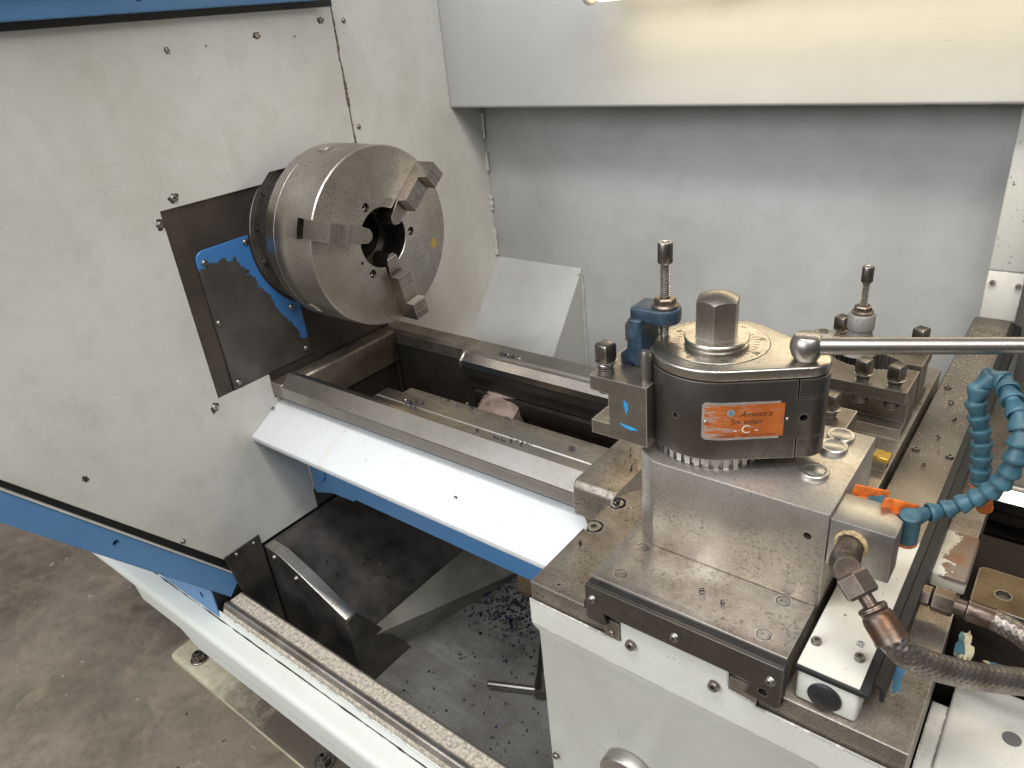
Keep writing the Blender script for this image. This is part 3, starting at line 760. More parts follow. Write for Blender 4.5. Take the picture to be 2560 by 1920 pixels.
for a in JA:
    jb = B(); lo = []; hi = []
    for x, r in jp:
        tip = .0095 if r < .034 else .0126
        lo.append(jb.verts.new((x, r, -tip))); hi.append(jb.verts.new((x, r, tip)))
    # nose: two extra vertices make the V shaped tip
    jb.faces.new(lo); jb.faces.new(hi)
    n = len(jp)
    for i in range(n): jb.faces.new((lo[i], lo[(i + 1) % n], hi[(i + 1) % n], hi[i]))
    bmesh.ops.recalc_face_normals(jb, faces=jb.faces)
    nose = prism([(.0305, -.0095), (.0305, .0095), (.0245, .0035), (.0245, -.0035)], 'z', -.0278, .0036)
    nose = xf(nose, Matrix(((0, 0, 1, 0), (1, 0, 0, 0), (0, 1, 0, 0), (0, 0, 0, 1))))
    jb = join(jb, nose)
    jo = CK.part('jaw', xf(jb, Matrix.Rotation(math.radians(a), 4, 'X')), MT['jaw'], sharp=20)
    for r_, x_ in ((.0620, .0187), (.0675, .0188), (.0740, .0189), (.0760, .0189), (.0850, .0191), (.1030, .0332), (.1090, .0333), (.1105, .0333)):
        CK.part('grinding_line', xf(box(x_, x_ + .00035, r_, r_ + .0006, -.0124, .0124), Matrix.Rotation(math.radians(a), 4, 'X')), MT['bolt'], jo)

# ================================================================== SADDLE (carriage)
ZC = -.171; ZS = -.136; ZB = -.0533
SD = Thing('saddle', 'brown oily steel saddle carrying the cross slide', 'saddle', (.55, -.15, -.25))
arm = prism([(.463, -.303), (.760, -.303), (.760, .19), (.545, .19), (.545, -.02), (.463, -.045)], 'z', -.2200, ZC, .0016, 2)
cbs = [(.4705, -.1695), (.4705, -.2115)]
arm = cut(arm, [cyl((x, y, ZC - .005), (0, 0, 1), .0098, .02, 28) for x, y in cbs] + [cyl((.4855, -.1720 + .0, ZC - .001), (0, 0, 1), .0028, .02, 14), cyl((.487, -.2935, ZC - .004), (0, 0, 1), .0020, .02, 12)])
ar = SD.part('body', arm, MT['saddle'])
for x, y in cbs: SD.inst('bolt', capscrew(.0072, .0050, .0036, .004, 'screw'), (x, y, ZC - .0050), (0, 0, .3), ar)
wing = prism([(-.1605, -.2135), (-.1605, -.1790), (-.1555, -.1712), (-.045, -.1712), (-.045, -.1975), (-.1425, -.1990), (-.1425, -.2135)], 'x', .412, .4632, .0022, 3)
SD.part('way_wing', wing, MT['saddle'])
SD.part('wing_skirt', prism([(.4235, -.2135), (.4632, -.2135), (.4632, -.2260), (.4285, -.2260)], 'y', -.1590, -.1430), MT['saddle'])
SD.part('right_wing', prism([(-.1605, -.235), (-.1605, -.1735), (-.045, -.1735), (-.045, -.1975), (-.1425, -.199), (-.1425, -.235)], 'x', .7602, .96, .0015), MT['brown'])
SD.part('dovetail_left', prism([(.5195, ZC), (.5195, -.1640), (.552, -.1640), (.552, -.1885), (.5405, -.1735), (.5405, ZC)], 'y', -.3045, -.20), MT['cast'])
for x0, x1 in ((.5400, .5530), (.6440, .6640)): SD.part('gib_end', box(x0, x1, -.3062, -.3032, -.1885, -.1705), MT['saddle'])
SD.inst('screw', capscrew(.0030, .0015, .0014, .001, 'bolt'), (.5455, -.3062, -.1835), FY)
# islands of old blue and cream paint on the oily casting
def blob(cx, cy, rx, ry, rot, z, seed, n=40):
    rnd = random.Random(seed); ph = [rnd.uniform(0, 6.28) for _ in range(6)]
    out = []
    for i in range(n):
        t = 2 * math.pi * i / n
        q = 1 + .20 * math.sin(3 * t + ph[0]) + .14 * math.sin(5 * t + ph[1]) + .09 * math.sin(9 * t + ph[2]) + .07 * math.sin(15 * t + ph[3])
        x = rx * q * math.cos(t); y = ry * q * math.sin(t)
        out.append((cx + x * math.cos(rot) - y * math.sin(rot), cy + x * math.sin(rot) + y * math.cos(rot)))
    return out
MT['oldblue'] = plain('old_blue_paint', (.055, .20, .36), .4, 0, .15, 60)
MT['oldteal'] = plain('old_teal_paint', (.05, .125, .145), .45, 0, .2, 60)
MT['oldcream'] = plain('old_cream_paint', (.46, .41, .27), .5, 0, .2, 80)
for i, (cx, cy, rx, ry, rot, z, m, m2) in enumerate([(.7395, -.2440, .0045, .0165, .05, ZC, 'oldcream', 'oldblue'), (.7740, -.1985, .0055, .0150, .1, -.1735, 'oldcream', 'oldteal'), (.802, -.198, .013, .0052, -.1, -.1735, 'oldcream', 'oldteal')]):
    if i == 1: continue
    SD.part('paint_patch', prism(blob(cx, cy, rx, ry, rot, z, i), 'z', z - .0005, z + .0004), MT[m])
    SD.part('paint_patch', prism(blob(cx + .0003, cy + .0005, rx * .86, ry * .92, rot, z, i), 'z', z, z + .0008), MT[m2])
SD.part('paint_patch', prism(blob(.7722, -.148 - .04, .0048, .0145, .05, 0, 9), 'z', -.176, -.1730), MT['oldcream'])
SD.part('paint_patch', prism(blob(.7690, -.1885, .0028, .0125, .05, 0, 11), 'z', -.176, -.1726), MT['oldteal'])

FC = Thing('front_cover', 'cream sheet metal cover on the front of the saddle', 'cover', (.6, -.31, -.50))
fcp = [(-.3045, -.1885), (-.3065, -.1885), (-.3065, -.2180), (-.2985, -.2330), (-.2985, -.60), (-.2950, -.60), (-.2950, -.2320), (-.3030, -.2170)]
f1 = prism(fcp, 'x', .4640, .785, .0008, 2)
FC.part('sheet', f1, MT['cover'])
FC.part('upper_band', prism([(.4632, -.1880), (.5395, -.1880), (.5395, -.1893), (.5545, -.1893), (.5545, -.1640), (.6435, -.1640), (.6435, -.1835), (.664, -.1850), (.664, -.1880), (.760, -.1880), (.760, -.2165), (.4632, -.2165)], 'y', -.3070, -.3049, .0005, 1), MT['cover'])
FC.part('side', box(.4642, .4662, -.2948, -.17, -.60, -.222), MT['cover'])
for x, z in ((.5645, -.1835), (.6335, -.1845)):
    FC.inst('bolt', capscrew(.0044, .0040, .0022, .003, 'bolt'), (x, -.3070, z), FY)
FC.inst('screw', capscrew(.0036, .004, .0016, .003, 'bolt'), (.4705, -.2985, -.3985), FY)
KB = [(.0250, 0), (.0265, .001), (.0265, .0115), (.0250, .0135), (.0236, .0137), (.0232, .0131), (.0001, .0131)]
FC.part('knob', lathe(KB, (.5560, -.2985, -.3560), (0, -1, 0), 48), MT['chrome'])
SW = Thing('support_wall', 'cream pedestal wall below the saddle beside the tray', 'wall', (.62, -.1, -.60))
SW.part('side', box(.4665, .80, -.170, -.15, -.6575, -.225), MT['dark'])

# ------------------------------------------------------------------ cross slide
CSL = Thing('cross_slide', 'worn steel cross slide plate with countersunk screws', 'cross slide', (.60, -.05, ZC))
sl = box(.5250, .6805, -.3010, .1895, ZC + .001, ZS, .0013)
scr = [(.5447, -.2505), (.5447, -.2873), (.6598, -.2505), (.6598, -.2885)]
sl = cut(sl, [cyl((x, y, ZS - .0014), (0, 0, 1), .0056, .01, 24) for x, y in scr])
so = CSL.part('plate', sl, MT['slide'])
for x, y in scr: CSL.inst('screw', capscrew(.0050, .0030, .0026, .002, 'screw'), (x, y, ZS - .0034), (0, 0, random.random()), so)
wp = [(.5258, -.1372), (.6815, -.1365), (.6815, -.1735), (.6785, -.1755), (.6560, -.1732), (.6605, -.1610), (.6440, -.1610), (.5560, -.1610), (.5415, -.1600), (.5440, -.1715), (.5425, -.1735), (.5275, -.1725), (.5258, -.1700)]
wi = prism(wp, 'y', -.3115, -.3075, .0008, 2)
wi = cut(wi, [cyl((.6695, -.325, -.1648), (0, 1, 0), .0034, .03, 18)])
wo = CSL.part('wiper', wi, MT['post'], label='dark wiper plate screwed to the front of the slide')
CSL.part('wiper_felt', prism([(p[0], p[1] - .0012) for p in wp], 'y', -.3076, -.3012), MT['black'], wo)
for x, z in ((.5326, -.1498), (.6033, -.1505), (.6740, -.1510)): CSL.inst('screw', capscrew(.0042, .0026, .0017, .002, 'screw', .8), (x, -.3115, z), FY, wo)

# ------------------------------------------------------------------ riser block with three plugs
RB = Thing('riser_block', 'ground steel riser block under the tool post', 'block', (.615, -.187, ZS))
bl = prism([(.5497, -.2442), (.6823, -.2442), (.6823, -.1294), (.5334, -.1294), (.5334, -.2318)], 'z', ZS + .0002, ZB, .0009, 2)
bl = cut(bl, [cyl((.6695, -.26, -.0760), (0, 1, 0), .0030, .03, 16)])
RB.part('body', bl, MT['block'])
for x, y, r in ((.6583, -.2015, .0104), (.6600, -.1620, .0104), (.6600, -.1440, .0104)):
    RB.part('plug', lathe([(r, 0), (r, .0032), (r - .0006, .0038), (r * .70, .00380), (r * .69, .00373), (r * .68, .0038), (.0001, .0038)], (x, y, ZB), (0, 0, 1), 40), MT['chrome'])

# ================================================================== TOOL POST
TX, TY = .5743, -.1880
TP = Thing('tool_post', 'round quick change tool post with orange nameplate', 'tool post', (TX, TY, ZB))
def gear(r0, r1, nt, z0, z1):
    bm = B(); lo = []; hi = []
    for k in range(nt):
        for f, r in ((-.28, r1), (.24, r1), (.28, r0), (.72, r0)):
            t = 2 * math.pi * (k + f) / nt
            lo.append(bm.verts.new((TX + r * math.cos(t), TY + r * math.sin(t), z0))); hi.append(bm.verts.new((TX + r * math.cos(t), TY + r * math.sin(t), z1)))
    n = len(lo); bm.faces.new(lo); bm.faces.new(hi)
    for i in range(n): bm.faces.new((lo[i], lo[(i + 1) % n], hi[(i + 1) % n], hi[i]))
    bmesh.ops.recalc_face_normals(bm, faces=bm.faces)
    return bm
TP.part('toothed_core', gear(.0432, .0462, 40, ZB + .0003, .0185), MT['chrome'], sharp=20)
LX, LY, LR = .6392, -.1838, .0178
def hull(rb, rl, a_left=196, a_back=62):
    """outline: strap round the front of the core, tangent to the lever lug and back"""
    d = math.degrees(math.atan2(LY - TY, LX - TX)); D = math.hypot(LX - TX, LY - TY)
    o = math.degrees(math.acos((rb - rl) / D))
    return arc(TX, TY, rb, a_left, 360 + d - o, 28) + arc(LX, LY, rl, d - o, d + o, 16) + arc(TX, TY, rb, d + o, a_back, 6)
ZTb = .0208
st = hull(.0505, LR, 196, 66) + arc(TX, TY, .0400, 66, 196, 16)
strap = prism(st, 'z', -.0435, ZTb, .0012, 2)
gx = lambda s: (TX + .0505 * math.cos(math.radians(-55)) + .8192 * s, TY + .0505 * math.sin(math.radians(-55)) + .5736 * s)
nrm = Vector((math.cos(math.radians(-55)), math.sin(math.radians(-55)), 0))
def slab(s0, s1, z0, z1, dep):
    p = [gx(s0), gx(s1)]; q = [(x - nrm.x * dep, y - nrm.y * dep) for x, y in p]; p = [(x + nrm.x * .004, y + nrm.y * .004) for x, y in p]
    return prism([p[0], p[1], q[1], q[0]], 'z', z0, z1)
hole = Vector((*gx(.0523), -.0101))
strap = cut(strap, [slab(.0465, .0476, .0060, .03, .010), slab(.0478, .0489, -.06, -.0265, .010), slab(.0465, .10, .0056, .0064, .0025), slab(.0478, .10, -.0270, -.0262, .0025),
                    cyl(hole - nrm * .006, nrm, .0030, .012, 16),
                    cyl(Vector((TX + .0505 * math.cos(math.radians(-99.5)), TY + .0505 * math.sin(math.radians(-99.5)), -.0110)) - Vector((math.cos(math.radians(-99.5)), math.sin(math.radians(-99.5)), 0)) * .003, Vector((math.cos(math.radians(-99.5)), math.sin(math.radians(-99.5)), 0)), .0024, .01, 14)])
TP.part('strap_body', strap, MT['post'], sharp=30)
def topz(rb, rl): return hull(rb, rl, 214, 90) + arc(TX, TY, rb - .0035, 90, 206, 22)
tc = prism(topz(.0500, LR - .0004), 'z', ZTb + .0005, .0298, 0)
bevel(tc, .0042, 4, .9)
TP.part('top_cover', tc, MT['posttop'], sharp=45)
dl_ = TP.part('dial', lathe([(.0386, 0), (.0386, .0004), (.0384, .0006), (.0001, .0006)], (TX, TY, .0297), (0, 0, 1), 96), MT['posttop'])
TP.part('dial_line', lathe([(.0386, 0), (.0391, 0), (.0391, .00025), (.0386, .00025)], (TX, TY, .0297), (0, 0, 1), 96, closed=True), MT['engrave'], dl_)
a0 = -101.6
bm = B()
for k in range(40):
    t = math.radians(a0 + 9 * k); L = .0038 if k % 5 else .0052
    m = Matrix.Translation((TX, TY, .03032)) @ Matrix.Rotation(t, 4, 'Z')
    join(bm, xf(box(.0272, .0272 + L, -.00024, .00024, 0, .00012), m))
TP.part('graduation', bm, MT['engrave'], dl_, kind='stuff')
for k, s in ((0, '0'), (1, '35'), (2, '30'), (3, '25'), (-1, '5'), (-2, '10'), (-3, '15'), (4, '20')):
    t = math.radians(a0 + 45 * k)
    m = Matrix.Translation((TX, TY, .03045)) @ Matrix.Rotation(t, 4, 'Z') @ Matrix.Translation((.0342, 0, 0)) @ Matrix.Rotation(math.pi / 2, 4, 'Z')
    TP.part('numeral', xf(text_bm(s, .0058), m), MT['engrave'], dl_)
TP.part('collar', lathe([(.0232, 0), (.0236, .0012), (.0226, .0018), (.0218, .0024), (.0228, .0032), (.0240, .0038), (.0240, .0050), (.0232, .0058), (.0001, .0058)], (TX, TY, .0302), (0, 0, 1), 64), MT['posttop'])
# domed hexagon nut: chamfer cone cut into a hexagonal prism
bm = B(); rings = []; nn = 60; Rn = .0166; rot = math.radians(45)
for lev in range(8):
    ring = []
    for k in range(nn):
        th = 2 * math.pi * k / nn; r = Rn * math.cos(math.pi / 6) / math.cos((th % (math.pi / 3)) - math.pi / 6)
        q = r * (1, 1, .97, .85, .65, .42, .2, .02)[lev]
        z = .0358 if lev == 0 else .0706 - 21 * q * q
        ring.append(bm.verts.new((TX + q * math.cos(th + rot), TY + q * math.sin(th + rot), z)))
    rings.append(ring)
for r0, r1 in zip(rings[:-1], rings[1:]):
    for k in range(nn): bm.faces.new((r0[k], r0[(k + 1) % nn], r1[(k + 1) % nn], r1[k]))
bm.faces.new(rings[0]); bm.faces.new(rings[-1])
bmesh.ops.recalc_face_normals(bm, faces=bm.faces)
TP.part('hexagon_nut', bm, MT['nut'], sharp=28)
# lever: ball, flat pip, tapered bar
LVB = Vector((.6405, -.1885, .0402))
lv = TP.part('lever_ball', lathe([(.0072, -.0104), (.0082, -.0090), (.0098, -.0062), (.0112, -.0020), (.0114, .0010), (.0108, .0042), (.0094, .0072), (.0084, .0084), (.0080, .0087), (.0001, .0087)], LVB, (0, 0, 1), 40), MT['lever'], sharp=50)
TP.part('pip', lathe([(.0018, 0), (.0014, .0005), (.0001, .0007)], LVB + Vector((0, 0, .0086)), (0, 0, 1), 14), MT['bolt'], lv)
be = atd(2600, 865, .5); bs = LVB + Vector((.006, 0, .0012))
# keep the bar level: intersect the pixel ray with the plane z = bs.z + .003
def onz(u, v, z): r = ray(u, v); return CP + r * ((z - CP.z) / r.z)
be = onz(2760, 864, bs.z + .001)
path = [bs + (be - bs) * t for t in (0, .06, .10, .13, 1.0)]
TP.part('lever_bar', tube(path, [.0062, .0062, .0061, .0060, .0056], 24), MT['lever'], lv)
# nameplate: bent sheet following the strap
def onstrap(s, off):
    """s metres (drawing units) along the strap from the tangent point"""
    if s >= 0: x, y = gx(s); return x + nrm.x * off, y + nrm.y * off
    a = math.radians(-55) + s / .0505
    return TX + (.0505 + off) * math.cos(a), TY + (.0505 + off) * math.sin(a)
S0, S1, Z0, Z1 = -.0188, .0444, -.0256, .0050
def plate(s0, s1, z0, z1, off, th, n=28, rc=.002):
    bm = B()
    cols = []
    for i in range(n + 1):
        s = s0 + (s1 - s0) * i / n
        e = min(s - s0, s1 - s); k = rc - math.sqrt(max(0, rc * rc - max(0, rc - e) ** 2)) if e < rc else 0
        x, y = onstrap(s, off + th); xb, yb = onstrap(s, off)
        cols.append([bm.verts.new((x, y, z0 + k)), bm.verts.new((x, y, z1 - k)), bm.verts.new((xb, yb, z1 - k)), bm.verts.new((xb, yb, z0 + k))])
    for a, b in zip(cols[:-1], cols[1:]):
        for k in range(4): bm.faces.new((a[k], a[(k + 1) % 4], b[(k + 1) % 4], b[k]))
    bm.faces.new(cols[0]); bm.faces.new(cols[-1])
    bmesh.ops.recalc_face_normals(bm, faces=bm.faces)
    return bm
npl = TP.part('nameplate', plate(S0, S1, Z0, Z1, .0000, .0007), MT['silver'], label='small aluminium nameplate printed orange')
TP.part('orange_field', plate(S0 + .0017, S1 - .0017, Z0 + .0017, Z1 - .0017, .0007, .00006, 28, .0008), MT['nameplate'], npl)
def on_plate(name, bm, s, z, m, off=.00085):
    for v in bm.verts:
        ss, zz_, h = s + v.co.x, z + v.co.y, v.co.z
        x, y = onstrap(ss, off + h); v.co = Vector((x, y, zz_))
    TP.part(name, bm, m, npl)
W_ = S1 - S0; Hh = Z1 - Z0
def PX(u, v): return S0 + W_ * (u - 135) / (2060 - 135), Z1 - Hh * (v - 175 + (u - 135) * .0 ) / 790
def tp(u, v): # plate pixel (zoom) to plate coordinates, correcting the drift of its upper edge
    top = 215 - (u - 135) * .036; bot = 1000 - (u - 135) * .030
    return S0 + W_ * (u - 135) / 1920, Z1 - Hh * (v - top) / (bot - top)
for name, s, u, v, size, sh, m in (('lettering', 'Amestra', 1270, 425, .0066, .45, 'black_text'), ('lettering', 'Six solair', 1095, 585, .0062, 0, 'black_text'), ('lettering', '- C -', 1078, 757, .0095, 0, 'pale_print'), ('lettering', 'AMESTRA S.A. - F-67401 ILLKIRCH CEDEX', 1075, 885, .00235, 0, 'black_text')):
    on_plate(name, text_bm(s, size, sh), *tp(u, v), MT[m])
on_plate('emblem', lathe([(.0031, 0), (.0031, .00003)], (0, 0, 0), (0, 0, 1), 28), *tp(745, 398), MT['silver'])
on_plate('emblem_mark', prism([(-.0008, .0003), (-.0008, .0014), (-.0004, .0020), (.0004, .0020), (.0008, .0014), (.0008, .0003), (.0002, .0004), (-.0002, .0004)], 'z', .00005, .00008), *tp(745, 398), MT['oldblue'])
on_plate('emblem_mark', prism([(-.0021, -.0014), (-.0014, -.0002), (.0014, -.0002), (.0021, -.0014), (.0010, -.0010), (-.0010, -.0010)], 'z', .00005, .00008), *tp(745, 398), MT['oldblue'])
for u, v in ((208, 612), (1952, 545)):
    s, z = tp(u, v); x, y = onstrap(s, .0007); x2, y2 = onstrap(s, .0017)
    TP.part('rivet', lathe([(.0013, 0), (.0011, .0005), (.0006, .0009), (.0001, .001)], (x, y, z), (x2 - x, y2 - y, 0), 14), MT['screw'], npl)
TP.part('pin', lathe([(.0042, 0), (.0042, .026), (.0032, .0290), (.0001, .0300)], (.5365, -.2285, .003), (0, 0, 1), 20), MT['lever'])

# ================================================================== TOOL HOLDERS (local: x depth, slot at x=0; y length; z up)
HH = .0525
def holder_body(dep=.0505, lng=.100, teeth=True):
    bm = B(); rows = []; n = 50
    for i in range(n + 1):
        l = lng * i / n
        a = dep
        d = l - lng / 2
        if abs(d) < .0475: a = min(dep, .0833 - math.sqrt(.0475 ** 2 - d * d))
        if teeth and a < dep - .001: a += .0012 * (1 if i % 2 else -1)
        pr = [(0, 0), (a, 0), (a, HH), (0, HH), (0, .0400), (.0165, .0390), (.0165, .0120), (0, .0120)]
        rows.append([bm.verts.new((x, l, z)) for x, z in pr])
    for r0, r1 in zip(rows[:-1], rows[1:]):
        for k in range(8): bm.faces.new((r0[k], r0[(k + 1) % 8], r1[(k + 1) % 8], r1[k]))
    bm.faces.new(rows[0]); bm.faces.new(rows[-1])
    bmesh.ops.recalc_face_normals(bm, faces=bm.faces)
    return bm
def clamp_screw(T, x, y, z, rot, down=.016, head=.0155):
    """square headed clamp screw standing in the upper jaw"""
    s = T.part('clamp_screw', thread((x, y, z - down), (0, 0, 1), .0070, down + .0068, .0021), MT['bolt'], local=True)
    T.part('collar', lathe([(.0050, 0), (.0050, .0020), (.0086, .0028), (.0088, .0040), (.0066, .0048)], (x, y, z + .0065), (0, 0, 1), 24), MT['bolt'], s, local=True)
    hd = lathe([(.0083, 0), (.0085, .0005), (.0085, .0118), (.0072, .0142), (.0060, .0143), (.0055, .0136), (.0001, .0138)], (0, 0, 0), (0, 0, 1), 4, 0)
    hd = polyprism(4, .0088, .0140, .0020); bevel(hd, .0009, 2)
    xf(hd, Matrix.Translation((x, y, z + .0112)) @ Matrix.Rotation(rot, 4, 'Z'))
    T.part('square_head', hd, MT['bolt'], s, local=True)
def adjuster(T, x, y, z0, ztop, zarm, local=True):
    """knurled height adjusting screw with lock nut"""
    s = T.part('adjusting_screw', thread((x, y, z0), (0, 0, 1), .0038, ztop - .0155 - z0, .0017, 18), MT['bolt'], local=local)
    pr = []
    kn = lathe([(.0050, 0), (.0056, .0008), (.0056, .0150), (.0048, .0162), (.0034, .0162), (.0030, .0157), (.0001, .0157)], (x, y, ztop - .0163), (0, 0, 1), 36)
    for i, v in enumerate(kn.verts):
        if i % 2 and (v.co.xy - Vector((x, y))).length > .0054: v.co.xy = Vector((x, y)) + (v.co.xy - Vector((x, y))) * .94
    T.part('knurled_cap', kn, MT['bolt'], s, local=local)
    T.part('washer', lathe([(.0100, 0), (.0104, .0008), (.0104, .0018), (.0090, .0030)], (x, y, zarm), (0, 0, 1), 28), MT['rusty'], s, local=local)
    T.part('lock_nut', xf(polyprism(6, .0085, .0050, .0012), Matrix.Translation((x, y, zarm + .003))), MT['rusty'], s, local=local)
GRP = 'quick change tool holders'
HZ = -.0470
# --- holder mounted on the post (slot towards the chuck)
H1 = Thing('tool_holder', 'empty tool holder with blue bracket clamped on the tool post', 'tool holder', (.4915, -.2380, HZ), 0, GRP)
hb = holder_body(); 
H1.part('body', hb, MT['holder'], local=True, sharp=25)
for y in (.0110, .0580): clamp_screw(H1, .0088, y, HH, .55, .017)
clamp_screw(H1, .0088, .088, HH, .3, .017)
bx, by = .5335 - .4915, -.1920 + .2380
bk = [(.0110, HH), (.0330, HH), (.0330, HH + .0100), (.0318, HH + .0120), (.0302, HH + .0180), (.0300, HH + .0345), (.0300, HH + .0400), (.0178, HH + .0400), (.0178, HH + .0200), (.0168, HH + .0140), (.0135, HH + .0105), (.0110, HH + .0095)]
col_ = bevel(prism(bk, 'y', .0290, .0590), .0018, 3)
arm_ = prism([(.0178, by - .0125)] + arc(bx, by, .0125, -90, 90, 14) + [(.0178, by + .0125)], 'z', HH + .0360, HH + .0480)
br_ = H1.part('bracket', col_, MT['bracket'], local=True, label='dark blue cast bracket holding the adjusting screw', sharp=50)
H1.part('arm', bevel(arm_, .0018, 3, .9), MT['bracket'], br_, local=True, sharp=50)
H1.part('bracket_screw', lathe([(.0042, 0), (.0042, .0012), (.0036, .0018), (.0001, .0018)], (.0255, .0370, HH + .0112), (0, 0, 1), 18), MT['bolt'], local=True)
adjuster(H1, bx, by, .0300 - HZ, .1047 - HZ, HH + .0480)
H1.part('blue_mark', prism(blob(.0325, .032, .0018, .0052, .1, 0, 21, 24), 'y', -.0003, .0001), plain('bright_blue_mark', (.03, .30, .62), .5), local=True)
H1.part('blue_mark', prism(blob(.0345, .0140, .0068, .0014, -.12, 0, 22, 24), 'y', -.0003, .0001), bpy.data.materials['bright_blue_mark'], local=True)
# --- holder standing on the slide, slot to the front
H2 = Thing('tool_holder', 'empty tool holder with two square screws standing behind the tool post', 'tool holder', (.6770, .0120, ZS), math.pi / 2, GRP)
H2.part('body', holder_body(), MT['holder'], local=True, sharp=25)
for y in (.0125, .0410, .0850): clamp_screw(H2, .0075, y, HH - .0012, .5, .020)
# --- holder behind it, tooth side to the front, grey bracket with adjuster
H3 = Thing('tool_holder', 'tool holder with grey cast bracket and knurled screw at the back', 'tool holder', (.5770, .1250, ZS), -math.pi / 2, GRP)
H3.part('body', holder_body(), MT['holder'], local=True, sharp=25)
for y in (.0880, .0110): clamp_screw(H3, .0100, y, HH - .0012, .4, .018)
# in H3 local coordinates: world x = .577 + l, world y = .125 - d
H3.part('bracket_boss', lathe([(.0190, 0), (.0150, .010), (.0118, .022), (.0118, .0260), (.0130, .0270), (.0130, .0420), (.0120, .0432), (.0001, .0432)], (.0400, .0365, HH - .0005), (0, 0, 1), 28), MT['greycast'], local=True, sharp=50)
H3.part('bracket_foot', bevel(prism(arc(.033, -.003, .010, 180, 360, 10) + [(.046, .030), (.030, .030)], 'z', HH, HH + .012), .002, 2), MT['greycast'], local=True, sharp=50)
H3.part('foot_screw', lathe([(.0052, 0), (.0052, .0012), (.0001, .0014)], (.033, -.001, HH + .0122), (0, 0, 1), 18), MT['screw'], local=True)
H3.part('threaded_lug', cut(box(.028, .046, .0115, .0285, HH, HH + .0145, .0012), [cyl((.037, .020, HH), (0, 0, 1), .0042, .03, 16)]), MT['rusty'], local=True)
adjuster(H3, .0400, .0365, HH + .03, HH + .0925, HH + .0430)
# --- lower holder half hidden behind the post with a carbide tool
H4 = Thing('tool_holder', 'tool holder with a gold carbide insert tool half hidden behind the post', 'tool holder', (.6480, -.0920, ZS), math.pi / 2, GRP)
H4.part('body', holder_body(), MT['holder'], local=True, sharp=25)
for y in (.0180, .0400, .0800): clamp_screw(H4, .0300, y, HH - .0012, .65, .004)
H4.part('tool_shank', box(.0175 + .028, .0175 + .046, -.0200, .040, .0010, .0145, .0006), MT['holder'], local=True)
H4.part('insert', bevel(prism([(.0420, -.0330), (.0560, -.0330), (.0580, -.0200), (.0440, -.0190)], 'z', .0100, .0148), .0006, 1), MT['insert'], local=True)
H4.part('insert_seat', prism([(.0425, -.0310), (.0560, -.0310), (.0590, -.0100), (.0440, -.0100)], 'z', .0005, .0098), MT['holder'], local=True)
H4.part('insert_screw', lathe([(.0032, 0), (.0030, .0012), (.0016, .0012), (.0014, .0005), (.0001, .0005)], (.0510, -.0120, .0146), (0, 0, 1), 18), MT['screw'], local=True)

# ================================================================== COOLANT MANIFOLD, VALVES, HOSES
CM = Thing('coolant_manifold', 'small aluminium coolant block beside the riser block', 'manifold', (.70, -.225, -.095))
CM.part('body', prism([(.6826, -.2428), (.7230, -.2428), (.7232, -.2227), (.7077, -.2087), (.6826, -.2087)], 'z', -.0950, -.0562, .0010, 2), MT['chrome'])
CM.part('thread_sealant', tube([(.6975 + .0098 * math.cos(t * .5236), -.2434, -.0722 + .0098 * math.sin(t * .5236)) for t in range(13)], [.0014 + random.uniform(-.0006, .0008) for t in range(13)], 6), MT['hemp'])
def z8(x, y): return 1960 + x / 2.0733, 1120 + y / 2.0733
EB = Thing('braided_hose', 'steel braided hose with rusty elbow fitting on the manifold', 'hose', (.72, -.26, -.10), group='braided coolant hoses')
e0 = Vector((.6975, -.2430, -.0725)); e1 = Vector((.6985, -.2605, -.0755))
q = [atd(*z8(x, y), d) for x, y, d in ((330, 630, .463), (385, 722, .457), (455, 825, .452), (480, 880, .450), (545, 975, .446), (620, 1058, .445), (720, 1112, .449), (850, 1152, .456), (1000, 1184, .464), (1250, 1213, .476), (1500, 1225, .487))]
el = EB.part('elbow', bevel(tube(spline([e0, e1, q[0]], 5), [.0086, .0086, .0090, .0094, .0098, .0098, .0098, .0096, .0092, .0088, .0086], 10), .0006, 1), MT['rusty'], sharp=30)
d1 = (q[2] - q[0]).normalized()
nutp = q[0] + (q[1] - q[0]) * .25
EB.part('union_nut', lathe([(.0098, 0), (.0112, .0012), (.0112, .0132), (.0095, .0150)], nutp, d1, 6), MT['rusty'])
EB.part('stem', tube([q[0] + d1 * .01, q[2]], .0046, 14), MT['rusty'])
d3 = (q[4] - q[2]).normalized()
EB.part('ferrule', lathe([(.0060, 0), (.0088, .0006), (.0092, .0025), (.0086, .0035), (.0085, .0050), (.0093, .0060), (.0100, .0090), (.0100, .0200), (.0104, .0212), (.0104, .0225), (.0085, .0228)], q[2] - d3 * .001, d3, 32), MT['rusty'])
def braid(L, th):
    a = math.sin(L * 1150 + th * 10) ; b = math.sin(L * 1150 - th * 10)
    return 1 + .028 * max(a, b)
hp = spline(q[4:], 60)
EB.part('braided_tube', tube(hp, .0086, 64, True, braid), MT['braid'], sharp=80)

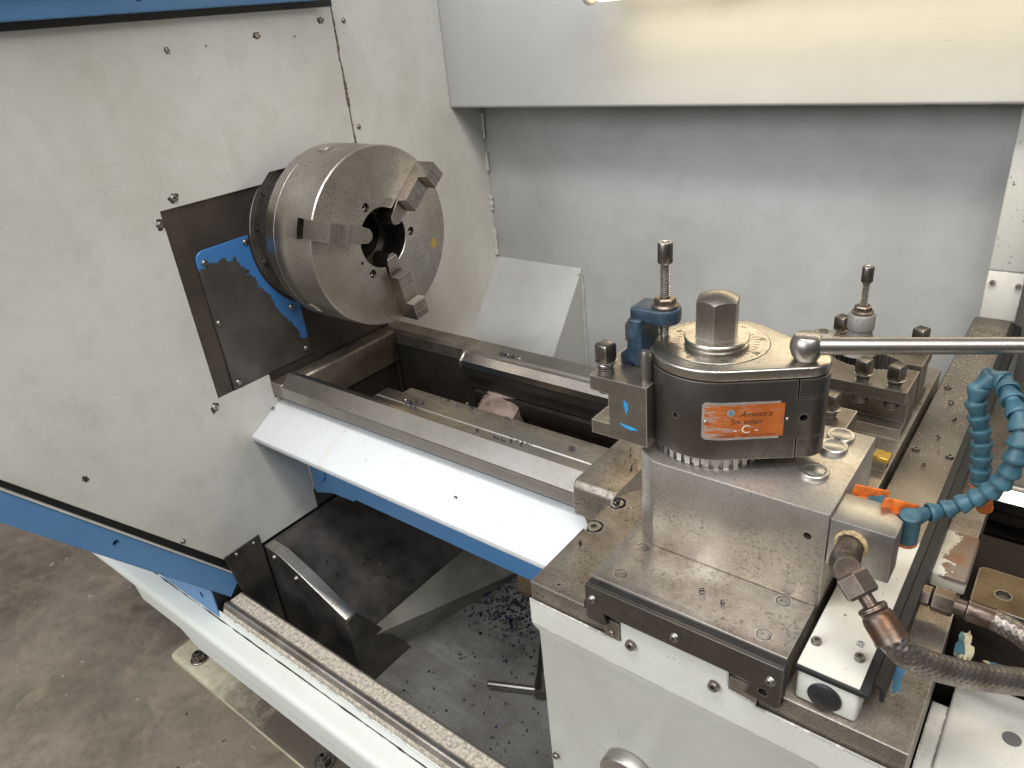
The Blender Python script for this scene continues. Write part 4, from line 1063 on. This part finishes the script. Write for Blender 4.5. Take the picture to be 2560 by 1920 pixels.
H2H = Thing('braided_hose', 'second braided hose with large rusty union nut beside the rusty box', 'hose', (.75, -.173, -.16), group='braided coolant hoses')
p0 = Vector((.7370, -.1728, -.1525))
H2H.part('hexagon', lathe([(.0066, 0), (.0078, .0008), (.0078, .0060), (.0068, .0068)], p0, (1, 0, 0), 6), MT['rusty'])
H2H.part('union_nut', lathe([(.0070, 0), (.0094, .0014), (.0094, .0135), (.0082, .0150)], p0 + Vector((.0070, 0, 0)), (1, 0, 0), 6), MT['rusty'])
H2H.part('neck', cyl(p0 + Vector((.021, 0, 0)), (1, 0, 0), .0062, .010, 20), MT['rusty'])
H2H.part('ferrule', lathe([(.0062, 0), (.0082, .0012), (.0084, .0030), (.0078, .0042), (.0080, .0170), (.0084, .0176), (.0084, .0186), (.0074, .0188)], p0 + Vector((.0295, 0, 0)), (1, -.03, 0), 28), MT['rusty'])
hp = spline([p0 + Vector((.0475, -.001, 0)), p0 + Vector((.062, -.0045, -.001)), p0 + Vector((.08, -.014, -.004)), p0 + Vector((.11, -.035, -.008))], 60)
H2H.part('braided_tube', tube(hp, .0077, 56, True, braid), MT['braid'], sharp=80)

# segmented coolant hose
def zA(x, y): return 2140 + x / 6.9125, 1180 + y / 6.9125
def zq(x, y): return 2240 + x / 3.606, 860 + y / 3.606
CHs = Thing('segmented_coolant_hose', 'looped blue segmented coolant hose with orange valve and nozzle', 'hose', (.73, -.22, -.08))
vb = atd(*zA(910, 930), .494)
ax = Vector((.01, -.12, .985)).normalized()
CHs.part('valve_body', lathe([(.0066, -.0130), (.0071, -.0125), (.0071, .0100), (.0060, .0110)], vb, ax, 24), MT['loc'])
CHs.part('valve_ring', lathe([(.0070, -.0150), (.0073, -.0146), (.0073, -.0128), (.0066, -.0126)], vb, ax, 24), MT['orange'])
def handle(T, u0, v0, u1, v1, d, hgt):
    a = atd(*zA(u0, v0), d); b = atd(*zA(u1, v1), d); ex = (b - a); L = ex.length; ex.normalize()
    ez = Vector((-ex.x * ex.z, -ex.y * ex.z, 1 - ex.z ** 2)).normalized(); ey = ez.cross(ex)
    m = Matrix(((ex.x, ey.x, ez.x, a.x), (ex.y, ey.y, ez.y, a.y), (ex.z, ey.z, ez.z, a.z), (0, 0, 0, 1)))
    T.part('valve_handle', xf(box(0, L, -.0012, .0012, -hgt, 0, .0006), m), MT['orange'])
    T.part('handle_rib', xf(box(L * .18, L * .80, -.0048, -.0012, -hgt * 1.02, -hgt * .70, .0008), m), MT['orange'])
    T.part('handle_root', xf(box(L * .30, L * .72, -.0040, .0030, -hgt * 1.35, -hgt * .95, .0008), m), MT['orange'])
    return m
handle(CHs, 515, 440, 1095, 575, .494, .0105)
pts = [atd(*zA(960, 780), .496), atd(*zA(1150, 720), .497), atd(*zA(1430, 680), .497), atd(*zA(1730, 590), .494), atd(*zA(2060, 450), .488)]
for x, y, d in ((850, 1330, .480), (985, 1210, .470), (1065, 1060, .462), (1110, 890, .458), (1125, 720, .458), (1085, 590, .462), (1030, 470, .470), (990, 355, .480), (920, 300, .487), (800, 335, .491), (725, 440, .494), (725, 570, .497), (752, 690, .499), (762, 800, .502), (777, 930, .505), (768, 1060, .509), (760, 1190, .515), (765, 1270, .519)):
    pts.append(atd(*zq(x, y), d))
sp_ = spline(pts, 24)
cum = [0]
for a, b in zip(sp_[:-1], sp_[1:]): cum.append(cum[-1] + (b - a).length)
def along(s):
    for i in range(len(cum) - 1):
        if cum[i + 1] >= s:
            t = (s - cum[i]) / max(1e-9, cum[i + 1] - cum[i]); return sp_[i].lerp(sp_[i + 1], t), (sp_[i + 1] - sp_[i]).normalized()
    return sp_[-1], (sp_[-1] - sp_[-2]).normalized()
s = .002; tot = cum[-1]
while s < tot - .001:
    p, t = along(s); f = s / tot
    R_ = .0064 + .0006 * min(1, f * 3)
    L_ = .0118
    p2, _ = along(min(tot, s + L_ * .8)); t = (p2 - p).normalized()
    CHs.part('hose_segment', lathe([(R_ * .74, .0014), (R_ * .93, 0), (R_, .0006), (R_, .0022), (R_ * .97, .0030), (R_ * .66, L_ * .78), (R_ * .62, L_ * .88), (R_ * .70, L_ * 1.02), (R_ * .76, L_ * 1.16), (R_ * .70, L_ * 1.30), (.0001, L_ * 1.32)], p, t, 22), MT['loc'], sharp=60)
    s += L_ * .86
ne = atd(*zq(800, 1490), .530)
dn = (ne - sp_[-1]).normalized()
CHs.part('nozzle', lathe([(.0050, -.004), (.0066, -.003), (.0066, .002), (.0060, .004), (.0054, .0235), (.0048, .0245), (.0036, .0245), (.0034, .0200), (.0001, .0200)], sp_[-1], dn, 24), MT['orange'])
V2 = Thing('coolant_valve', 'orange handled coolant valve behind the manifold', 'valve', (.70, -.203, -.06))
handle(V2, 0, 215, 590, 330, .516, .0105)
vb2 = atd(*zA(330, 560), .520)
V2.part('valve_body', lathe([(.0066, -.0150), (.0071, -.0145), (.0071, .0060), (.0060, .0070)], vb2, ax, 24), MT['loc'])

# ================================================================== CABLE DUCT along the slide
CD = Thing('cable_duct', 'long cream cable duct with rubber gasket worn bare towards the back', 'duct', (.705, -.298, -.175))
CD.part('box', box(.6868, .7265, -.2985, .365, ZC + .0003, -.1440, .003, 3), MT['cover'])
CD.part('gasket', box(.6850, .7315, -.3000, .3660, -.1440, -.1392, .0016), MT['black'])
CD.part('lid', box(.6862, .7258, -.2985, .3662, -.1392, -.1376, .0006), MT['duct'])
CD.part('gasket_flap', prism([(.7270, -.1400), (.7375, -.1440), (.7385, -.1560), (.7360, -.1560), (.7350, -.1460), (.7270, -.1430)], 'y', -.285, .3665), MT['black'])
CD.part('blanking_plug', lathe([(.0085, 0), (.0108, .0005), (.0110, .0018), (.0095, .0030), (.0001, .0032)], (.7060, -.2983, -.1575), (0, -1, 0), 32), MT['blackpl'])
cs_ = capscrew(.0034, .0034, .0016, .0026, 'screw')
for x, y in ((.6912, -.2755), (.7190, -.2745), (.7195, -.1365), (.6935, .0050), (.7215, .0060), (.6945, .1460)): CD.inst('screw', cs_, (x, y, -.1376), (0, 0, random.random()))
CD.part('upright', box(.6897, .7287, .3670, .3700, -.1380, -.0750, .0006), MT['cover'])
CD.part('upper_upright', box(.6893, .7287, .3665, .3700, -.0742, .45, .0006), MT['chipped'])
for x, z in ((.6965, -.0900), (.7240, -.0915)):
    CD.inst('bolt', capscrew(.0032, .0050, .0016, .003, 'bolt'), (x, .3670, z), FY)

# ================================================================== RIGHT HAND SIDE
RBx = Thing('junction_box', 'small cream box with rusted lid right of the cable duct', 'box', (.737, -.138, ZC))
RBx.part('body', box(.7372, .7620, -.1382, -.0770, ZC + .0005, -.1555, .0022, 3), MT['rustbox'])
OP = Thing('oiled_plate', 'brown oiled steel plate with one round hole', 'plate', (.79, -.12, -.17))
pp = arc(.7715, -.1415, .005, 180, 270, 5) + [(.86, -.1485), (.86, -.1000)] + arc(.7715, -.1050, .005, 90, 180, 5)
OP.part('plate', cut(prism(pp, 'z', -.1678, -.1652, .0005, 1), [cyl((.7861, -.1276, -.17), (0, 0, 1), .0052, .02, 28)]), MT['rustplate'])
OP.part('pad', box(.768, .858, -.147, -.102, -.1732, -.1680), MT['dark'])
RC1 = Thing('apron_box', 'cream painted gear cover with round plug at the lower right corner', 'cover', (.80, -.26, -.40))
RC1.part('cover', box(.7722, .98, -.345, -.168, -.50, -.2200, .0025, 3), MT['cover'])
RC1.part('plug', lathe([(.0058, 0), (.0058, .0008), (.0001, .0010)], (.8119, -.2102, -.2200), (0, 0, 1), 28), plain('grey_plug_plastic', (.10, .10, .105), .55))
RC1.part('flange', prism([(-.345, -.223), (-.345, -.2250), (-.2022, -.2250), (-.2022, -.223)], 'x', .7612, .7720), MT['cover'])
DK = Thing('tailstock_base', 'dark grey tailstock casting in the shade at the right edge', 'tailstock', (.84, .0, -.2))
DK.part('body', prism([(.80, -.09), (.86, -.09), (.86, .03), (.80, .03)], 'z', -.197, -.168, .003), plain('dark_hammered_enamel', (.035, .038, .044), .36, .1, .3, 120, .6))
DK.part('rear_plate', box(.742, .86, .150, .330, -.260, -.1990, .002), MT['slide'])
DK.part('side_plate', box(.742, .88, .330, .350, -.26, .05, .002), plain('dark_grey_guard', (.10, .10, .10), .4))

# ================================================================== CHUCK KEY in the tray
CKY = Thing('chuck_key', 'steel T handle chuck key lying in the chip tray', 'chuck key', (.25, -.07, -.66))
hb_ = Vector((.2795, -.0930, -.6475)); tipk = Vector((.2150, .012, -.6475))
CKY.part('shaft', tube([hb_, hb_.lerp(tipk, .25), hb_.lerp(tipk, .26), tipk], [.0105, .0105, .0090, .0090], 24), MT['bolt'])
hd_ = (Vector((.2795, -.0930, 0)) - Vector((.2001, -.1297, 0))).normalized()
bar_c = hb_.lerp(tipk, .07)
CKY.part('handle', tube([bar_c - hd_ * .084, bar_c - hd_ * .082, bar_c + hd_ * .082, bar_c + hd_ * .084], [.0042, .0052, .0052, .0042], 18), MT['lever'])

# ================================================================== SWARF
def curl(c, r, turns, pitch, th, nx):
    n = int(9 * turns) + 4
    ax_ = Vector((random.uniform(-1, 1), random.uniform(-1, 1), random.uniform(-.3, .3))).normalized(); a, b, d = frame(ax_)
    ph = random.uniform(0, 6.28)
    path = [Vector(c) + (a * math.cos(ph + 2 * math.pi * turns * i / n) + b * math.sin(ph + 2 * math.pi * turns * i / n)) * r * (1 - .25 * i / n) + d * (pitch * turns * i / n) for i in range(n + 1)]
    return tube(path, th, 4, True)
def add(bm, other):
    me = bpy.data.meshes.new('t'); other.to_mesh(me); bm.from_mesh(me); bpy.data.meshes.remove(me); other.free()
def clear_of(x, y):
    return not (x < .04 and y < -.12)
bm = B()
for i in range(640):
    if i < 460: x, y = random.gauss(.135, .045), random.gauss(.025, .03)
    else: x, y = random.uniform(.08, .46), random.uniform(-.20, .12)
    if not clear_of(x, y) or y < -.25: continue
    r = random.uniform(.0007, .0020)
    zf = -.6575 if y < -.145 else -.66
    add(bm, curl((x, y, zf + r * random.uniform(.6, 1.2) + (random.uniform(0, .02) if i < 120 else 0)), r, random.uniform(.7, 3), random.uniform(.0012, .003), random.uniform(.0003, .0006), 0))
for i in range(2200):
    x, y = random.uniform(.05, .52), random.gauss(-.09, .08)
    if y < -.27 or y > .2 or not clear_of(x, y): continue
    q_ = random.uniform(.0002, .0007); zf = -.6575 if y < -.145 else -.66
    add(bm, xf(box(-q_, q_, -q_ * .5, q_ * .5, 0, q_ * .5), Matrix.Translation((x, y, zf)) @ Matrix.Rotation(random.uniform(0, 3), 4, 'Z')))
single('tray_swarf', bm, MT['chips'], 'dark blue curled swarf scattered in the chip tray', 'swarf', (.3, -.05, -.66), kind='stuff')
bm = B()
for (x, y, z, n, sx, sy) in ((.355, -.078, -.196, 3, .006, .003), (.10, -.088, -.196, 9, .03, .006), (.30, -.10, -.196, 14, .09, .008), (.22, -.063, -.196, 8, .10, .006), (.125, .098, -.1995, 14, .02, .002), (.455, -.10, -.171, 5, .018, .02), (.4705, -.1695, -.170, 7, .004, .004), (.4735, -.24, -.171, 2, .001, .004), (.512, -.21, .0060, 2, .002, .004), (.61, -.275, -.1355, 2, .02, .01), (.71, -.26, -.137, 1, .005, .01), (-.03, -.12, -.505, 14, .05, .05), (.165, .02, -.322, 10, .012, .02), (.71, .05, -.137, 5, .008, .12), (.25, -.17, -.252, 1, .01, .002)):
    for i in range(n):
        r = random.uniform(.0014, .0026)
        xx, yy = x + random.gauss(0, sx * .5), y + random.gauss(0, sy * .5)
        zz = z + r * .8
        if abs(z + .505) < .001: zz = -.4575 + (xx + .107) * (-.1115 / .135) + .002
        add(bm, curl((xx, yy, zz), r, random.uniform(.7, 2.2), random.uniform(.001, .0018), random.uniform(.0003, .0005), 0))
for i in range(260):
    x, y = random.uniform(-.02, .40), random.uniform(-.108, -.052)
    q_ = random.uniform(.0002, .0007)
    add(bm, xf(box(-q_, q_, -q_ * .5, q_ * .5, 0, q_ * .5), Matrix.Translation((x, y, -.1962 if y < -.07 else -.1985)) @ Matrix.Rotation(random.uniform(0, 3), 4, 'Z')))
single('bed_swarf', bm, MT['chips'], 'loose curled chips lying on the bed and saddle', 'swarf', (.3, -.08, -.196), kind='stuff')
bm = B()
for i in range(900):
    y = random.uniform(-.02, .34); x = random.uniform(.688, .7245)
    if y < .10 and random.random() > .25: continue
    q_ = random.uniform(.0003, .0010)
    add(bm, xf(box(-q_, q_, -q_ * .5, q_ * .5, 0, q_ * .5), Matrix.Translation((x, y, -.1376)) @ Matrix.Rotation(random.uniform(0, 3), 4, 'Z')))
single('duct_dust', bm, MT['dust'], 'fine bright swarf dust on the cable duct lid', 'swarf', (.705, .1, -.1376), kind='stuff')
bm = B()
for i in range(34):
    x, y = random.uniform(-1.6, -.3), random.uniform(-1.0, -.30)
    q_ = random.uniform(.0012, .004)
    add(bm, xf(box(-q_, q_, -q_ * .3, q_ * .3, 0, q_ * .2), Matrix.Translation((x, y, FZ)) @ Matrix.Rotation(random.uniform(0, 3), 4, 'Z')))
single('floor_debris', bm, MT['chips'], 'small dark chips lying on the concrete floor', 'swarf', (-.8, -.6, FZ), kind='stuff')
